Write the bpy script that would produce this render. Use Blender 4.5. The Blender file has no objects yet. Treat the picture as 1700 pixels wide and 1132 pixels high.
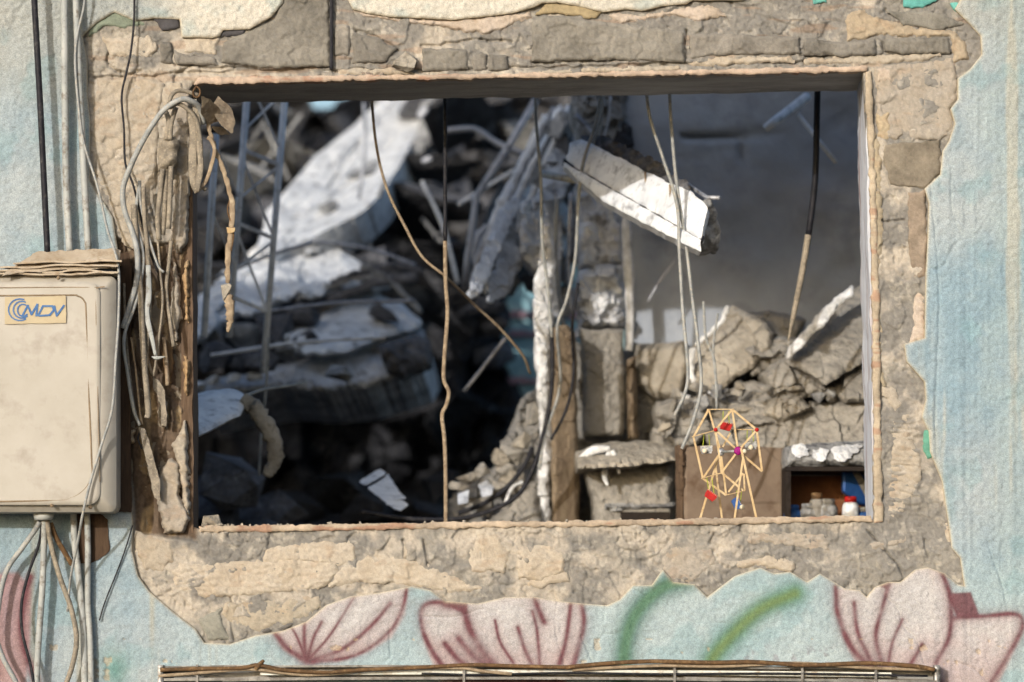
import bpy, bmesh, math, random
import numpy as np
from mathutils import Vector, Matrix

# ------------------------------------------------------------------ camera, sky, sun, exposure
S, D, CX, CY, EZ = 0.0012, 8.0, 815.0, 1083.0, 1.5      # metres per photo pixel on the facade, camera distance, foot of its axis
scn = bpy.context.scene
COL = scn.collection
cd = bpy.data.cameras.new('camera'); cam = bpy.data.objects.new('camera', cd); COL.objects.link(cam)
cam.location = (0, -D, EZ); cam.rotation_euler = (math.radians(90), 0, 0)
cd.sensor_width = 36; cd.lens = 36*D/(1700*S)
cd.shift_x = (850-CX)/1700; cd.shift_y = (CY-566)/1700
cd.clip_start = 0.1; cd.clip_end = 500
cd.dof.use_dof = True; cd.dof.focus_distance = D; cd.dof.aperture_fstop = 2.4
scn.camera = cam

SUN = Vector((0.52, 1.0, -0.28)).normalized()            # the way the light travels
wd = bpy.data.worlds.new('World'); scn.world = wd; wd.use_nodes = True
wn = wd.node_tree.nodes; wl = wd.node_tree.links
sky = wn.new('ShaderNodeTexSky'); sky.sky_type = 'NISHITA'; sky.sun_disc = False
sky.sun_elevation = math.asin(-SUN.z); sky.sun_rotation = math.atan2(-SUN.x, -SUN.y)
sky.air_density = 1.0; sky.dust_density = 4.0; sky.ozone_density = 2.2
bg = wn['Background']; bg.inputs['Strength'].default_value = 0.15
wl.new(sky.outputs[0], bg.inputs['Color'])
sd = bpy.data.lights.new('sun', 'SUN'); sun = bpy.data.objects.new('sun', sd); COL.objects.link(sun)
sd.energy = 2.0; sd.angle = math.radians(0.6); sd.color = (1.0, 0.965, 0.925)
sun.rotation_euler = SUN.to_track_quat('-Z', 'Y').to_euler(); sun.location = (-3, -6, 5)
scn.view_settings.view_transform = 'Standard'; scn.view_settings.look = 'None'
scn.view_settings.exposure = 0.64; scn.view_settings.gamma = 1.0
scn.render.engine = 'CYCLES'
scn.cycles.max_bounces = 6; scn.cycles.diffuse_bounces = 3

# ------------------------------------------------------------------ helpers
rng = np.random.default_rng(7); random.seed(7)
def lin(c):
    c = np.asarray(c, float)/255.0
    return np.where(c <= .04045, c/12.92, ((c+.055)/1.055)**2.4)
def P(px, py, Y=0.0):
    k = S*(D+Y)/D
    return Vector(((px-CX)*k, Y, EZ+(CY-py)*k))
def _hash(ix, iy, seed):
    h = (ix.astype(np.int64)*374761393 + iy.astype(np.int64)*668265263 + seed*2147483647) & 0xffffffff
    h = ((h ^ (h >> 13))*1274126177) & 0xffffffff
    return ((h ^ (h >> 16)) & 0xffff)/65535.0
def vn(x, y, sc, seed=0):
    x = np.asarray(x, float)/sc; y = np.asarray(y, float)/sc
    ix = np.floor(x); iy = np.floor(y); fx = x-ix; fy = y-iy
    fx = fx*fx*(3-2*fx); fy = fy*fy*(3-2*fy); ix = ix.astype(np.int64); iy = iy.astype(np.int64)
    a = _hash(ix, iy, seed); b = _hash(ix+1, iy, seed); c = _hash(ix, iy+1, seed); d = _hash(ix+1, iy+1, seed)
    return (a*(1-fx)+b*fx)*(1-fy)+(c*(1-fx)+d*fx)*fy - .5            # -0.5 .. 0.5
def fbm(x, y, sc, seed=0, o=4, g=.5):
    r = 0; a = 1.0
    for i in range(o):
        r = r+a*vn(x+17.3*i, y+9.1*i, sc, seed+i*31); a *= g; sc /= 2.03
    return r
def facet(x, y, sc, seed=0, tilt=1.):
    """broken faces: every cell of a jittered lattice is its own tilted plane"""
    x = np.asarray(x, float)/sc; y = np.asarray(y, float)/sc; ix = np.floor(x).astype(np.int64); iy = np.floor(y).astype(np.int64)
    best = np.full(x.shape, 1e9); h = np.zeros(x.shape)
    for a in (-1, 0, 1):
        for b in (-1, 0, 1):
            cx, cy = ix+a, iy+b; px = cx+_hash(cx, cy, seed); py = cy+_hash(cx, cy, seed+1); d = (x-px)**2+(y-py)**2
            v = (_hash(cx, cy, seed+2)-.5)+tilt*((_hash(cx, cy, seed+3)-.5)*(x-px)+(_hash(cx, cy, seed+4)-.5)*(y-py))
            m = d < best; best = np.where(m, d, best); h = np.where(m, v, h)
    return h
def cracks(x, y, sc, seed=0, w=.05):
    """1 along the cell borders of a jittered lattice, falling to 0"""
    x0 = x+.25*sc*fbm(x, y, sc*.6, seed+9, 2)*2; y0 = y+.25*sc*fbm(x, y, sc*.6, seed+11, 2)*2
    x = x0/sc; y = y0/sc; ix = np.floor(x).astype(np.int64); iy = np.floor(y).astype(np.int64); b1 = np.full(x.shape, 1e9); b2 = b1.copy()
    for a in (-1, 0, 1):
        for b in (-1, 0, 1):
            cx, cy = ix+a, iy+b; d = np.sqrt((x-cx-_hash(cx, cy, seed))**2+(y-cy-_hash(cx, cy, seed+1))**2)
            b2 = np.where(d < b1, b1, np.minimum(b2, d)); b1 = np.minimum(b1, d)
    return np.exp(-((b2-b1)/w)**2)
def ss(a, b, x):
    t = np.clip((x-a)/(b-a), 0, 1); return t*t*(3-2*t)
def sdf(poly, X, Y):
    """signed distance to a closed polygon, positive inside"""
    d2 = np.full(X.shape, 1e12); ins = np.zeros(X.shape, bool); n = len(poly)
    for i in range(n):
        x0, y0 = poly[i]; x1, y1 = poly[(i+1) % n]; ex, ey = x1-x0, y1-y0
        t = np.clip(((X-x0)*ex+(Y-y0)*ey)/(ex*ex+ey*ey+1e-9), 0, 1)
        d2 = np.minimum(d2, (X-x0-t*ex)**2+(Y-y0-t*ey)**2)
        if y0 != y1:
            c = ((y0 > Y) != (y1 > Y)) & (X < (x1-x0)*(Y-y0)/(y1-y0)+x0); ins ^= c
    return np.where(ins, 1, -1)*np.sqrt(d2)
def dline(pts, X, Y):
    d2 = np.full(X.shape, 1e12)
    for (x0, y0), (x1, y1) in zip(pts[:-1], pts[1:]):
        ex, ey = x1-x0, y1-y0
        t = np.clip(((X-x0)*ex+(Y-y0)*ey)/(ex*ex+ey*ey+1e-9), 0, 1)
        d2 = np.minimum(d2, (X-x0-t*ex)**2+(Y-y0-t*ey)**2)
    return np.sqrt(d2)
def curve2(pts, n=8):
    """Catmull-Rom through the points (2D or 3D)"""
    p = [np.array(q, float) for q in pts]; p = [2*p[0]-p[1]]+p+[2*p[-1]-p[-2]]; out = []
    for i in range(1, len(p)-2):
        for k in range(n):
            t = k/n
            out.append(.5*((2*p[i])+(-p[i-1]+p[i+1])*t+(2*p[i-1]-5*p[i]+4*p[i+1]-p[i+2])*t*t+(-p[i-1]+3*p[i]-3*p[i+1]+p[i+2])*t**3))
    out.append(p[-2]); return out
def link(name, me, m=None, parent=None):
    o = bpy.data.objects.new(name, me); COL.objects.link(o)
    if m is not None: me.materials.append(m)
    if parent is not None: o.parent = parent; o.matrix_parent_inverse = parent.matrix_basis.inverted()
    return o
def mesh_quads(name, V, Q, smooth=None, tint=None):
    me = bpy.data.meshes.new(name); V = np.ascontiguousarray(V, np.float32); Q = np.ascontiguousarray(Q, np.int32)
    me.vertices.add(len(V)); me.vertices.foreach_set('co', V.ravel())
    me.loops.add(Q.size); me.loops.foreach_set('vertex_index', Q.ravel())
    me.polygons.add(len(Q)); me.polygons.foreach_set('loop_start', np.arange(len(Q), dtype=np.int32)*4)
    me.polygons.foreach_set('loop_total', np.full(len(Q), 4, np.int32))
    if smooth is not None: me.polygons.foreach_set('use_smooth', smooth)
    if tint is not None:
        a = me.attributes.new('tint', 'FLOAT_COLOR', 'POINT')
        a.data.foreach_set('color', np.ascontiguousarray(np.hstack([tint, np.ones((len(tint), 1))]), np.float32).ravel())
    me.update(calc_edges=True); me.validate(); return me
def root(name, label, cat, loc, group=None):
    o = bpy.data.objects.new(name, None); COL.objects.link(o); o.location = loc; o.empty_display_size = .05
    o['label'] = label; o['category'] = cat
    if group: o['group'] = group
    return o
def tag(o, label, cat, group=None):
    o['label'] = label; o['category'] = cat
    if group: o['group'] = group
    return o

# ---- materials
def nmat(name): 
    m = bpy.data.materials.new(name); m.use_nodes = True; nt = m.node_tree
    return m, nt.nodes, nt.links, nt.nodes['Principled BSDF']
def bumpy(n, l, b, sc, strength, dist=.002, detail=6):
    t = n.new('ShaderNodeTexNoise'); t.inputs['Scale'].default_value = sc; t.inputs['Detail'].default_value = detail
    g = n.new('ShaderNodeNewGeometry'); l.new(g.outputs['Position'], t.inputs['Vector'])
    bp = n.new('ShaderNodeBump'); bp.inputs['Strength'].default_value = strength; bp.inputs['Distance'].default_value = dist
    l.new(t.outputs[0], bp.inputs['Height']); l.new(bp.outputs[0], b.inputs['Normal']); return g
def tint_mat(name, speck=.5, sc=900, bump=.4, dist=.0015, rough=.95):
    m, n, l, b = nmat(name)
    a = n.new('ShaderNodeAttribute'); a.attribute_name = 'tint'
    g = bumpy(n, l, b, sc*.6, bump, dist)
    t = n.new('ShaderNodeTexNoise'); t.inputs['Scale'].default_value = sc; t.inputs['Detail'].default_value = 3
    t.inputs['Roughness'].default_value = .75; l.new(g.outputs['Position'], t.inputs['Vector'])
    r = n.new('ShaderNodeMapRange'); r.inputs[1].default_value = .3; r.inputs[2].default_value = .7
    r.inputs[3].default_value = .66*(1-speck*.6); r.inputs[4].default_value = .66*(1+speck*.35); l.new(t.outputs[0], r.inputs[0])
    x = n.new('ShaderNodeVectorMath'); x.operation = 'SCALE'; l.new(a.outputs['Color'], x.inputs[0]); l.new(r.outputs[0], x.inputs['Scale'])
    l.new(x.outputs[0], b.inputs['Base Color']); b.inputs['Roughness'].default_value = rough
    b.inputs['Specular IOR Level'].default_value = .2
    return m
def mix_mat(name, c1, c2, sc=30, c3=None, sc3=140, rough=.9, bump=.5, bsc=120, dist=.004, spec=.2, lo=.38, hi=.62, metal=0, stretch=(1, 1, 1)):
    m, n, l, b = nmat(name); f = 1. if name.split('_')[-1] in ('concrete', 'rubble', 'plaster', 'steel', 'splash', 'paint', 'glass') else .8
    c1, c2, c3 = [None if c is None else tuple(np.array(c)*f**.45) for c in (c1, c2, c3)]
    g = bumpy(n, l, b, bsc, bump, dist)
    mp = n.new('ShaderNodeMapping'); mp.inputs['Scale'].default_value = stretch; l.new(g.outputs['Position'], mp.inputs[0])
    def ramp(scale, det):
        t = n.new('ShaderNodeTexNoise'); t.inputs['Scale'].default_value = scale; t.inputs['Detail'].default_value = det
        t.inputs['Roughness'].default_value = .65; l.new(mp.outputs[0], t.inputs['Vector'])
        r = n.new('ShaderNodeMapRange'); r.inputs[1].default_value = lo; r.inputs[2].default_value = hi; l.new(t.outputs[0], r.inputs[0]); return r
    r1 = ramp(sc, 6)
    mx = n.new('ShaderNodeMix'); mx.data_type = 'RGBA'; l.new(r1.outputs[0], mx.inputs[0])
    mx.inputs[6].default_value = (*lin(c1), 1); mx.inputs[7].default_value = (*lin(c2), 1); out = mx.outputs[2]
    if c3 is not None:
        r2 = ramp(sc3, 4); r2.inputs[1].default_value = .52; r2.inputs[2].default_value = .72
        m2 = n.new('ShaderNodeMix'); m2.data_type = 'RGBA'; l.new(r2.outputs[0], m2.inputs[0]); l.new(out, m2.inputs[6])
        m2.inputs[7].default_value = (*lin(c3), 1); out = m2.outputs[2]
    l.new(out, b.inputs['Base Color']); b.inputs['Roughness'].default_value = rough
    b.inputs['Specular IOR Level'].default_value = spec; b.inputs['Metallic'].default_value = metal
    return m
M = {}
M['wall'] = tint_mat('painted_render', .6, 430, .3, .0015)
M['mortar'] = tint_mat('bared_mortar', .5, 900, .7, .002)
M['cable_dust'] = mix_mat('dusty_cable', (158, 148, 132), (120, 112, 100), 40, (185, 172, 150), 200, .8, .3, 300)
M['cable_grey'] = mix_mat('grey_cable', (170, 172, 170), (135, 138, 138), 40, (190, 180, 160), 200, .6, .2, 300)
M['cable_tan'] = mix_mat('tan_cable', (164, 146, 122), (132, 114, 94), 50, (186, 170, 146), 160, .8, .3, 300)
M['cable_brown'] = mix_mat('brown_cable', (112, 84, 56), (84, 64, 44), 50, (150, 122, 86), 120, .7, .4, 300)
M['cable_black'] = mix_mat('black_cable', (40, 40, 46), (26, 26, 32), 50, (75, 72, 70), 90, .6, .2, 300)
M['pvc'] = mix_mat('white_pipe', (182, 184, 180), (156, 160, 158), 18, (110, 98, 86), 60, .5, .1, 200)
M['box'] = mix_mat('cream_enamel', (184, 178, 168), (174, 168, 156), 6, (156, 148, 136), 14, .55, .08, 300, .001, .35)
M['seam'] = mix_mat('grubby_seam', (150, 132, 108), (124, 106, 84), 40, rough=.8)
M['card'] = mix_mat('old_cardboard', (192, 178, 158), (172, 156, 134), 14, (150, 130, 106), 50, .95, .3, 200)
M['card_edge'] = mix_mat('cardboard_edge', (156, 122, 84), (116, 88, 58), 60, (190, 166, 130), 90, .95)
M['sticker'] = mix_mat('yellowed_sticker', (192, 178, 148), (184, 168, 138), 20, rough=.6, bump=.05)
M['blue_print'] = mix_mat('blue_print', (62, 104, 160), (82, 120, 166), 60, rough=.6, bump=.02)
M['wood_brown'] = mix_mat('brown_wood', (114, 94, 76), (92, 74, 58), 20, (74, 60, 48), 60, .8, .4, 160, .002, stretch=(6, 6, .6))
M['wood_shade'] = mix_mat('shade_brown_wood', (84, 66, 50), (66, 50, 38), 20, (56, 42, 32), 60, .8, .4, 160, .002, stretch=(6, 6, .6))  # brown wood with the meter box's shade put into its colour
M['jamb_paint'] = mix_mat('streaked_white_paint', (196, 200, 206), (168, 172, 182), 30, (128, 96, 88), 10, .7, .4, 200, .002, stretch=(1, 3, .15))
M['soffit'] = mix_mat('grey_soffit', (178, 176, 172), (150, 148, 144), 14, (186, 180, 172), 70, .95, .6, 160, .003, stretch=(.3, 1, 1))
M['core'] = mix_mat('wall_core', (150, 138, 120), (128, 118, 104), 20, rough=.95)
M['conc_white'] = mix_mat('whitewashed_concrete', (226, 226, 224), (190, 192, 194), 12, (134, 132, 130), 34, .9, .9, 60, .01)
M['conc_light'] = mix_mat('pale_concrete', (216, 218, 220), (170, 172, 176), 8, (112, 110, 110), 22, .95, .9, 60, .012)
M['conc_mid'] = mix_mat('grey_concrete', (160, 160, 158), (124, 124, 124), 9, (84, 82, 82), 26, .95, 1, 50, .015)
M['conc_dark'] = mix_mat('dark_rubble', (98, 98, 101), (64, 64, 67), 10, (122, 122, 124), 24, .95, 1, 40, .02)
M['shade_dark'] = mix_mat('shade_dark_rubble', (62, 62, 64), (42, 42, 46), 10, (84, 84, 86), 20, .95, 1, 40, .02)  # near-black rubble, the hollow's shade put into its colour
M['rubble_tan'] = mix_mat('tan_debris', (166, 161, 152), (148, 143, 134), 12, (120, 115, 107), 40, .95, .9, 60, .012)
M['rubble_cream'] = mix_mat('cream_debris', (184, 176, 162), (160, 152, 138), 14, (126, 118, 106), 40, .95, .9, 70, .01)
M['rear_wall'] = mix_mat('grey_rear_plaster', (160, 166, 174), (142, 147, 155), 3, (124, 128, 136), 7, .95, .5, 60, .005)
M['steel'] = mix_mat('galvanised_steel', (176, 178, 184), (130, 134, 142), 12, (96, 92, 92), 40, .5, .2, 200, .001, .5, metal=.3)
M['splat'] = mix_mat('white_plaster_splash', (222, 223, 224), (172, 172, 170), 34, rough=.8)
M['sheet_white'] = mix_mat('white_sheet_paint', (232, 234, 236), (198, 202, 208), 14, (150, 152, 156), 40, .5, .3, 90, .003, .4)
M['clay'] = mix_mat('clay_post', (150, 134, 112), (126, 110, 92), 16, (104, 90, 74), 50, .95, .6, 90, .006, stretch=(3, 3, .5))
M['door'] = mix_mat('brown_board', (136, 120, 104), (118, 102, 88), 6, (96, 76, 60), 16, .8, .3, 120, .003)
M['dark_wood'] = mix_mat('dark_frame', (46, 38, 32), (32, 26, 24), 20, rough=.8)
M['terracotta'] = mix_mat('terracotta_panel', (150, 100, 66), (128, 84, 56), 20, rough=.8)
M['blue_plastic'] = mix_mat('blue_plastic', (36, 76, 140), (50, 92, 152), 20, rough=.5, bump=.1)
M['cyan_paint'] = mix_mat('pale_turquoise_paint', (150, 190, 196), (128, 168, 178), 14, (172, 196, 200), 50, .8, .3)
M['pink_paint'] = mix_mat('faded_pink_paint', (176, 140, 146), (156, 128, 136), 14, rough=.8)
M['stick'] = mix_mat('pale_craft_wood', (214, 190, 150), (196, 168, 124), 40, (172, 142, 102), 120, .7, .2, 300, .001, stretch=(1, 1, 1))
M['red'] = mix_mat('red_card', (190, 34, 30), (160, 26, 24), 120, rough=.5, bump=.1)
M['silver'] = mix_mat('silver_foil', (206, 208, 210), (150, 152, 156), 260, rough=.35, metal=.5, bump=.3)
M['magenta'] = mix_mat('magenta_disc', (170, 30, 130), (130, 20, 104), 200, rough=.6)
M['green_thread'] = mix_mat('green_thread', (176, 186, 60), (140, 156, 48), 100, rough=.8)
M['bead'] = mix_mat('white_bead', (238, 226, 200), (220, 206, 176), 80, rough=.5, bump=.05)
M['rubber'] = mix_mat('black_paint', (34, 34, 40), (24, 24, 28), 80, rough=.6)
M['leaf'] = mix_mat('withered_film', (168, 150, 126), (134, 116, 96), 40, (190, 174, 148), 90, .85, .5, 200, .002)
M['glass'] = mix_mat('clouded_glass', (214, 214, 206), (186, 188, 180), 20, (150, 132, 110), 60, .25, .05, 100, .001, .5)
M['rail'] = mix_mat('aluminium_rail', (150, 148, 144), (104, 102, 100), 30, (80, 70, 60), 70, .4, .1, 200, .001, .5, metal=.4)
M['ground'] = mix_mat('dusty_ground', (112, 102, 88), (86, 78, 68), 2, (132, 120, 102), 9, .95, .8, 20, .02)

# ---- surfaces traced on a plane at their own distance, with real thickness
def relief(name, poly, depth=0., th=.02, m=None, parent=None, cell=2., rough=(), facets=(), flat=False, edge=0., edge_px=6., wob=0., wob_sc=14., holes=(),
           hfun=None, cfun=None, seed=0, back=False, ext=None, grow=0., rim_tint=None):
    xs = [p[0] for p in poly]; ys = [p[1] for p in poly]; pad = wob+2*cell+grow
    gx = np.arange(min(xs)-pad, max(xs)+pad+cell, cell); gy = np.arange(min(ys)-pad, max(ys)+pad+cell, cell)
    X, Y = np.meshgrid(gx, gy)
    s = sdf(poly, X, Y)+grow
    if wob: s = s+wob*2*fbm(X, Y, wob_sc, seed+5, 3, .6)
    for h in holes:
        sh = -sdf(h, X, Y); s = np.minimum(s, sh)
    keep = (s[:-1, :-1]+s[1:, :-1]+s[:-1, 1:]+s[1:, 1:])/4 > 0
    if not keep.any(): return None
    gyy, gxx = np.gradient(s, cell)
    ny, nx = X.shape; idx = np.arange(nx*ny).reshape(ny, nx)
    cnt = np.zeros((ny, nx), int)
    for a in (slice(0, -1), slice(1, None)):
        for b in (slice(0, -1), slice(1, None)):
            cnt[a, b] += keep
    bnd = (cnt > 0) & (cnt < 4)
    g2 = gxx**2+gyy**2+1e-4
    mx = np.clip(-s*gxx/g2, -cell, cell)*bnd; my = np.clip(-s*gyy/g2, -cell, cell)*bnd
    X = X+mx; Y = Y+my; s = np.where(bnd, 0, s)
    h = np.zeros(X.shape)
    for i, (sc, amp) in enumerate(rough): h = h+amp*2*fbm(X, Y, sc, seed+i*7, 3)
    for i, (sc, amp) in enumerate(facets): h = h+amp*2*facet(X+.1*sc*fbm(X, Y, sc, seed+3, 2), Y+.1*sc*fbm(X, Y, sc, seed+4, 2), sc, seed+i*11)
    if hfun is not None: h = h+hfun(X, Y, s)
    if edge: h = h-edge*(1-np.clip(s/edge_px, 0, 1))**2
    dep = depth(X, Y) if callable(depth) else depth+0*X
    YY = dep-h; k = S*(D+YY)/D
    V = np.stack([(X-CX)*k, YY, EZ+(CY-Y)*k], -1).reshape(-1, 3)
    q = np.stack([idx[:-1, :-1], idx[1:, :-1], idx[1:, 1:], idx[:-1, 1:]], -1)[keep]
    used = np.unique(q); rm = np.full(nx*ny, -1); rm[used] = np.arange(len(used)); q = rm[q]; V = V[used]
    E = np.concatenate([q[:, [0, 1]], q[:, [1, 2]], q[:, [2, 3]], q[:, [3, 0]]])
    key = np.sort(E, 1); kk = key[:, 0].astype(np.int64)*len(V)+key[:, 1]
    u, inv, c = np.unique(kk, return_inverse=True, return_counts=True); E = E[c[inv] == 1]
    ext = np.array(ext if ext is not None else (0, th, 0), float)
    nV = len(V); bv = np.unique(E); m2 = np.full(nV, -1); m2[bv] = np.arange(len(bv))
    F = V[bv]; B = V[bv]+ext
    nb = len(bv)
    side = np.stack([E[:, 1], E[:, 0], E[:, 0], E[:, 1]], 1)
    rim = np.stack([nV+m2[E[:, 1]], nV+m2[E[:, 0]], nV+nb+m2[E[:, 0]], nV+nb+m2[E[:, 1]]], 1)
    Vs = [V, F, B]; Qs = [q, rim]
    if back:
        Vs.append(V+ext); Qs.append(q[:, ::-1]+nV+2*nb)
    Vall = np.concatenate(Vs); Q = np.concatenate(Qs)
    sm = np.full(len(Q), not flat)
    tint = None
    if cfun is not None:
        cc = cfun(X.ravel()[used], Y.ravel()[used], s.ravel()[used], h.ravel()[used])
        rc = cc[bv] if rim_tint is None else np.tile(lin(rim_tint), (nb, 1))*(1+.25*rng.random((nb, 1)))
        tint = np.concatenate([cc, rc, rc]+([cc] if back else []))
    org = Vector(Vall.mean(0)); 
    me = mesh_quads(name, Vall-np.array(org), Q, sm, tint)
    o = link(name, me, m); o.location = org
    if parent is not None: o.parent = parent; o.location = org-parent.location
    return o
def plane_depth(y0, cx, cy, ax, ay):
    return lambda X, Y: y0+(X-cx)*ax+(Y-cy)*ay
def tube(name, pts, r, m, parent=None, sides=8, smooth=True, n=6, flat=1., closed_pts=False, jitter=0.):
    """pts: (px, py, Y) or Vectors; r metres, number or list"""
    P3 = [np.array(P(*p)) if not isinstance(p, Vector) else np.array(p) for p in pts]
    R = list(r) if isinstance(r, (list, tuple)) else [r]*len(P3)
    if smooth and len(P3) > 2:
        C = np.array(curve2([np.append(p, q) for p, q in zip(P3, R)], n))
    else: C = np.array([np.append(p, q) for p, q in zip(P3, R)])
    pts3 = C[:, :3]; rad = np.maximum(C[:, 3], 1e-4)
    if jitter:
        pts3 = pts3+rng.normal(0, jitter, pts3.shape); rad = rad*(1+rng.normal(0, .12, len(rad)))
    T = np.gradient(pts3, axis=0); T /= np.linalg.norm(T, axis=1, keepdims=True)+1e-12
    V = []; Q = []
    for i, (p, t) in enumerate(zip(pts3, T)):
        a = np.cross(t, (0, 1, 0)); 
        if np.linalg.norm(a) < 1e-3: a = np.array((1., 0, 0))
        a /= np.linalg.norm(a); b = np.cross(a, t)
        for k in range(sides):
            w = 2*math.pi*k/sides
            V.append(p+rad[i]*(math.cos(w)*a+flat*math.sin(w)*b))
    for i in range(len(pts3)-1):
        for k in range(sides):
            Q.append((i*sides+k, i*sides+(k+1) % sides, (i+1)*sides+(k+1) % sides, (i+1)*sides+k))
    V = np.array(V); n0 = len(V)
    for e, base in ((0, 0), (1, (len(pts3)-1)*sides)):                     # closed ends
        V = np.vstack([V, pts3[-e] if e else pts3[0]])
        c = len(V)-1
        for k in range(0, sides, 2):
            a, b2, d = base+k, base+(k+1) % sides, base+(k+2) % sides
            Q.append((c, d, b2, a) if not e else (c, a, b2, d))
    org = V.mean(0); me = mesh_quads(name, V-org, np.array(Q), np.ones(len(Q), bool))
    o = link(name, me, m); o.location = org
    if parent is not None: o.parent = parent; o.location = Vector(org)-parent.location
    return o
def bm_obj(name, bm, m, parent=None, smooth=False):
    me = bpy.data.meshes.new(name)
    for f in bm.faces: f.smooth = smooth
    c = Vector((0, 0, 0))
    for v in bm.verts: c += v.co
    c /= max(1, len(bm.verts))
    for v in bm.verts: v.co -= c
    bm.to_mesh(me); bm.free(); o = link(name, me, m); o.location = c
    if parent is not None: o.parent = parent; o.location = c-parent.location
    return o
def stick(name, a, b, w, d, m, parent=None, bev=.15):
    """a square bar between two points"""
    a = P(*a) if not isinstance(a, Vector) else a; b = P(*b) if not isinstance(b, Vector) else b
    t = (b-a); L = t.length; t.normalize(); u = t.cross(Vector((0, 1, 0)))
    if u.length < 1e-3: u = Vector((1, 0, 0))
    u.normalize(); v = u.cross(t)
    bm = bmesh.new(); bmesh.ops.create_cube(bm, size=1)
    bmesh.ops.scale(bm, vec=(w, d, L), verts=bm.verts)
    if bev: bmesh.ops.bevel(bm, geom=bm.edges[:], offset=min(w, d)*bev, segments=1, affect='EDGES')
    R = Matrix((u, v, t)).transposed().to_4x4(); R.translation = (a+b)/2
    bmesh.ops.transform(bm, matrix=R, verts=bm.verts)
    return bm_obj(name, bm, m, parent)
def boxw(name, x0, x1, y0, y1, z0, z1, m, parent=None, bev=0., seg=2):
    bm = bmesh.new(); bmesh.ops.create_cube(bm, size=1)
    bmesh.ops.scale(bm, vec=(x1-x0, y1-y0, z1-z0), verts=bm.verts)
    if bev: bmesh.ops.bevel(bm, geom=bm.edges[:], offset=bev, segments=seg, affect='EDGES')
    bmesh.ops.translate(bm, vec=((x0+x1)/2, (y0+y1)/2, (z0+z1)/2), verts=bm.verts)
    return bm_obj(name, bm, m, parent, smooth=False)
def patch4(name, c, nx, nz, th, m, parent=None, amp=.002, sc=.05, seed=0):
    """a slightly uneven sheet between four 3D corners (order: a, b, c, d round the loop), th = thickness vector"""
    a, b, cc, d = [np.array(v) for v in c]
    U, W = np.meshgrid(np.linspace(0, 1, nx), np.linspace(0, 1, nz)); u = U.ravel()[:, None]; w = W.ravel()[:, None]
    V = (a*(1-u)+b*u)*(1-w)+(d*(1-u)+cc*u)*w
    nrm = np.cross(b-a, d-a); nrm /= np.linalg.norm(nrm)
    L1 = np.linalg.norm(b-a); L2 = np.linalg.norm(d-a)
    V = V+nrm*(amp*2*fbm(u*L1, w*L2, sc, seed, 4))
    idx = np.arange(nx*nz).reshape(nz, nx); q = np.stack([idx[:-1, :-1], idx[:-1, 1:], idx[1:, 1:], idx[1:, :-1]], -1).reshape(-1, 4)
    V2 = V+np.array(th); n = len(V)
    loop = list(idx[0])+list(idx[1:, -1])+list(idx[-1, ::-1][1:])+list(idx[::-1, 0][1:-1])
    rim = [(loop[i], loop[(i+1) % len(loop)], loop[(i+1) % len(loop)]+n, loop[i]+n) for i in range(len(loop))]
    Q = np.concatenate([q, q[:, ::-1]+n, np.array(rim)]); V = np.concatenate([V, V2])
    org = V.mean(0); me = mesh_quads(name, V-org, Q, np.zeros(len(Q), bool))
    bm = bmesh.new(); bm.from_mesh(me); bmesh.ops.recalc_face_normals(bm, faces=bm.faces); bm.to_mesh(me); bm.free()
    o = link(name, me, m); o.location = org
    if parent is not None: o.parent = parent; o.location = Vector(org)-parent.location
    return o
_rockmesh = {}
def rock_mesh(seed, m, ang=.5, cuts=1):
    k = (seed, m.name)
    if k in _rockmesh: return _rockmesh[k]
    r = random.Random(seed); bm = bmesh.new()
    for i in range(14):
        v = Vector((r.uniform(-1, 1), r.uniform(-1, 1), r.uniform(-1, 1)))
        mxx = max(abs(v.x), abs(v.y), abs(v.z)); v = v.lerp(v/mxx, ang); bm.verts.new(v*.5)
    bmesh.ops.convex_hull(bm, input=bm.verts)
    bmesh.ops.delete(bm, geom=[v for v in bm.verts if not v.link_faces], context='VERTS')
    bmesh.ops.bevel(bm, geom=bm.edges[:], offset=.012, segments=1, affect='EDGES')
    if cuts:
        bmesh.ops.triangulate(bm, faces=bm.faces); bmesh.ops.subdivide_edges(bm, edges=bm.edges, cuts=cuts)
        for v in bm.verts: v.co += Vector((r.gauss(0, .007), r.gauss(0, .007), r.gauss(0, .007)))
    me = bpy.data.meshes.new('lump'); bm.to_mesh(me); bm.free(); me.materials.append(m); _rockmesh[k] = me; return me
def rock(name, px, py, Y, w, h, d, m, seed, label, cat, group=None, rot=None, parent=None, ang=.5):
    """w, h in photo pixels at the facade scale; d in metres"""
    o = bpy.data.objects.new(name, rock_mesh(seed % 9, m, ang)); COL.objects.link(o); k = S*(D+Y)/D
    r = random.Random(seed*3+1); o.location = P(px, py, Y)
    o.scale = (w*k, d, h*k); o.rotation_euler = rot or (r.uniform(-.3, .3), r.uniform(-.5, .5), r.uniform(-.6, .6))
    if parent is not None: o.parent = parent; o.location = P(px, py, Y)-parent.location
    else: tag(o, label, cat, group)
    return o

# ------------------------------------------------------------------ setting: ground
bm = bmesh.new(); bmesh.ops.create_grid(bm, x_segments=60, y_segments=60, size=120)
g = bm_obj('ground', bm, M['ground']); g.location = (0, 0, 0); g['kind'] = 'structure'

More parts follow.
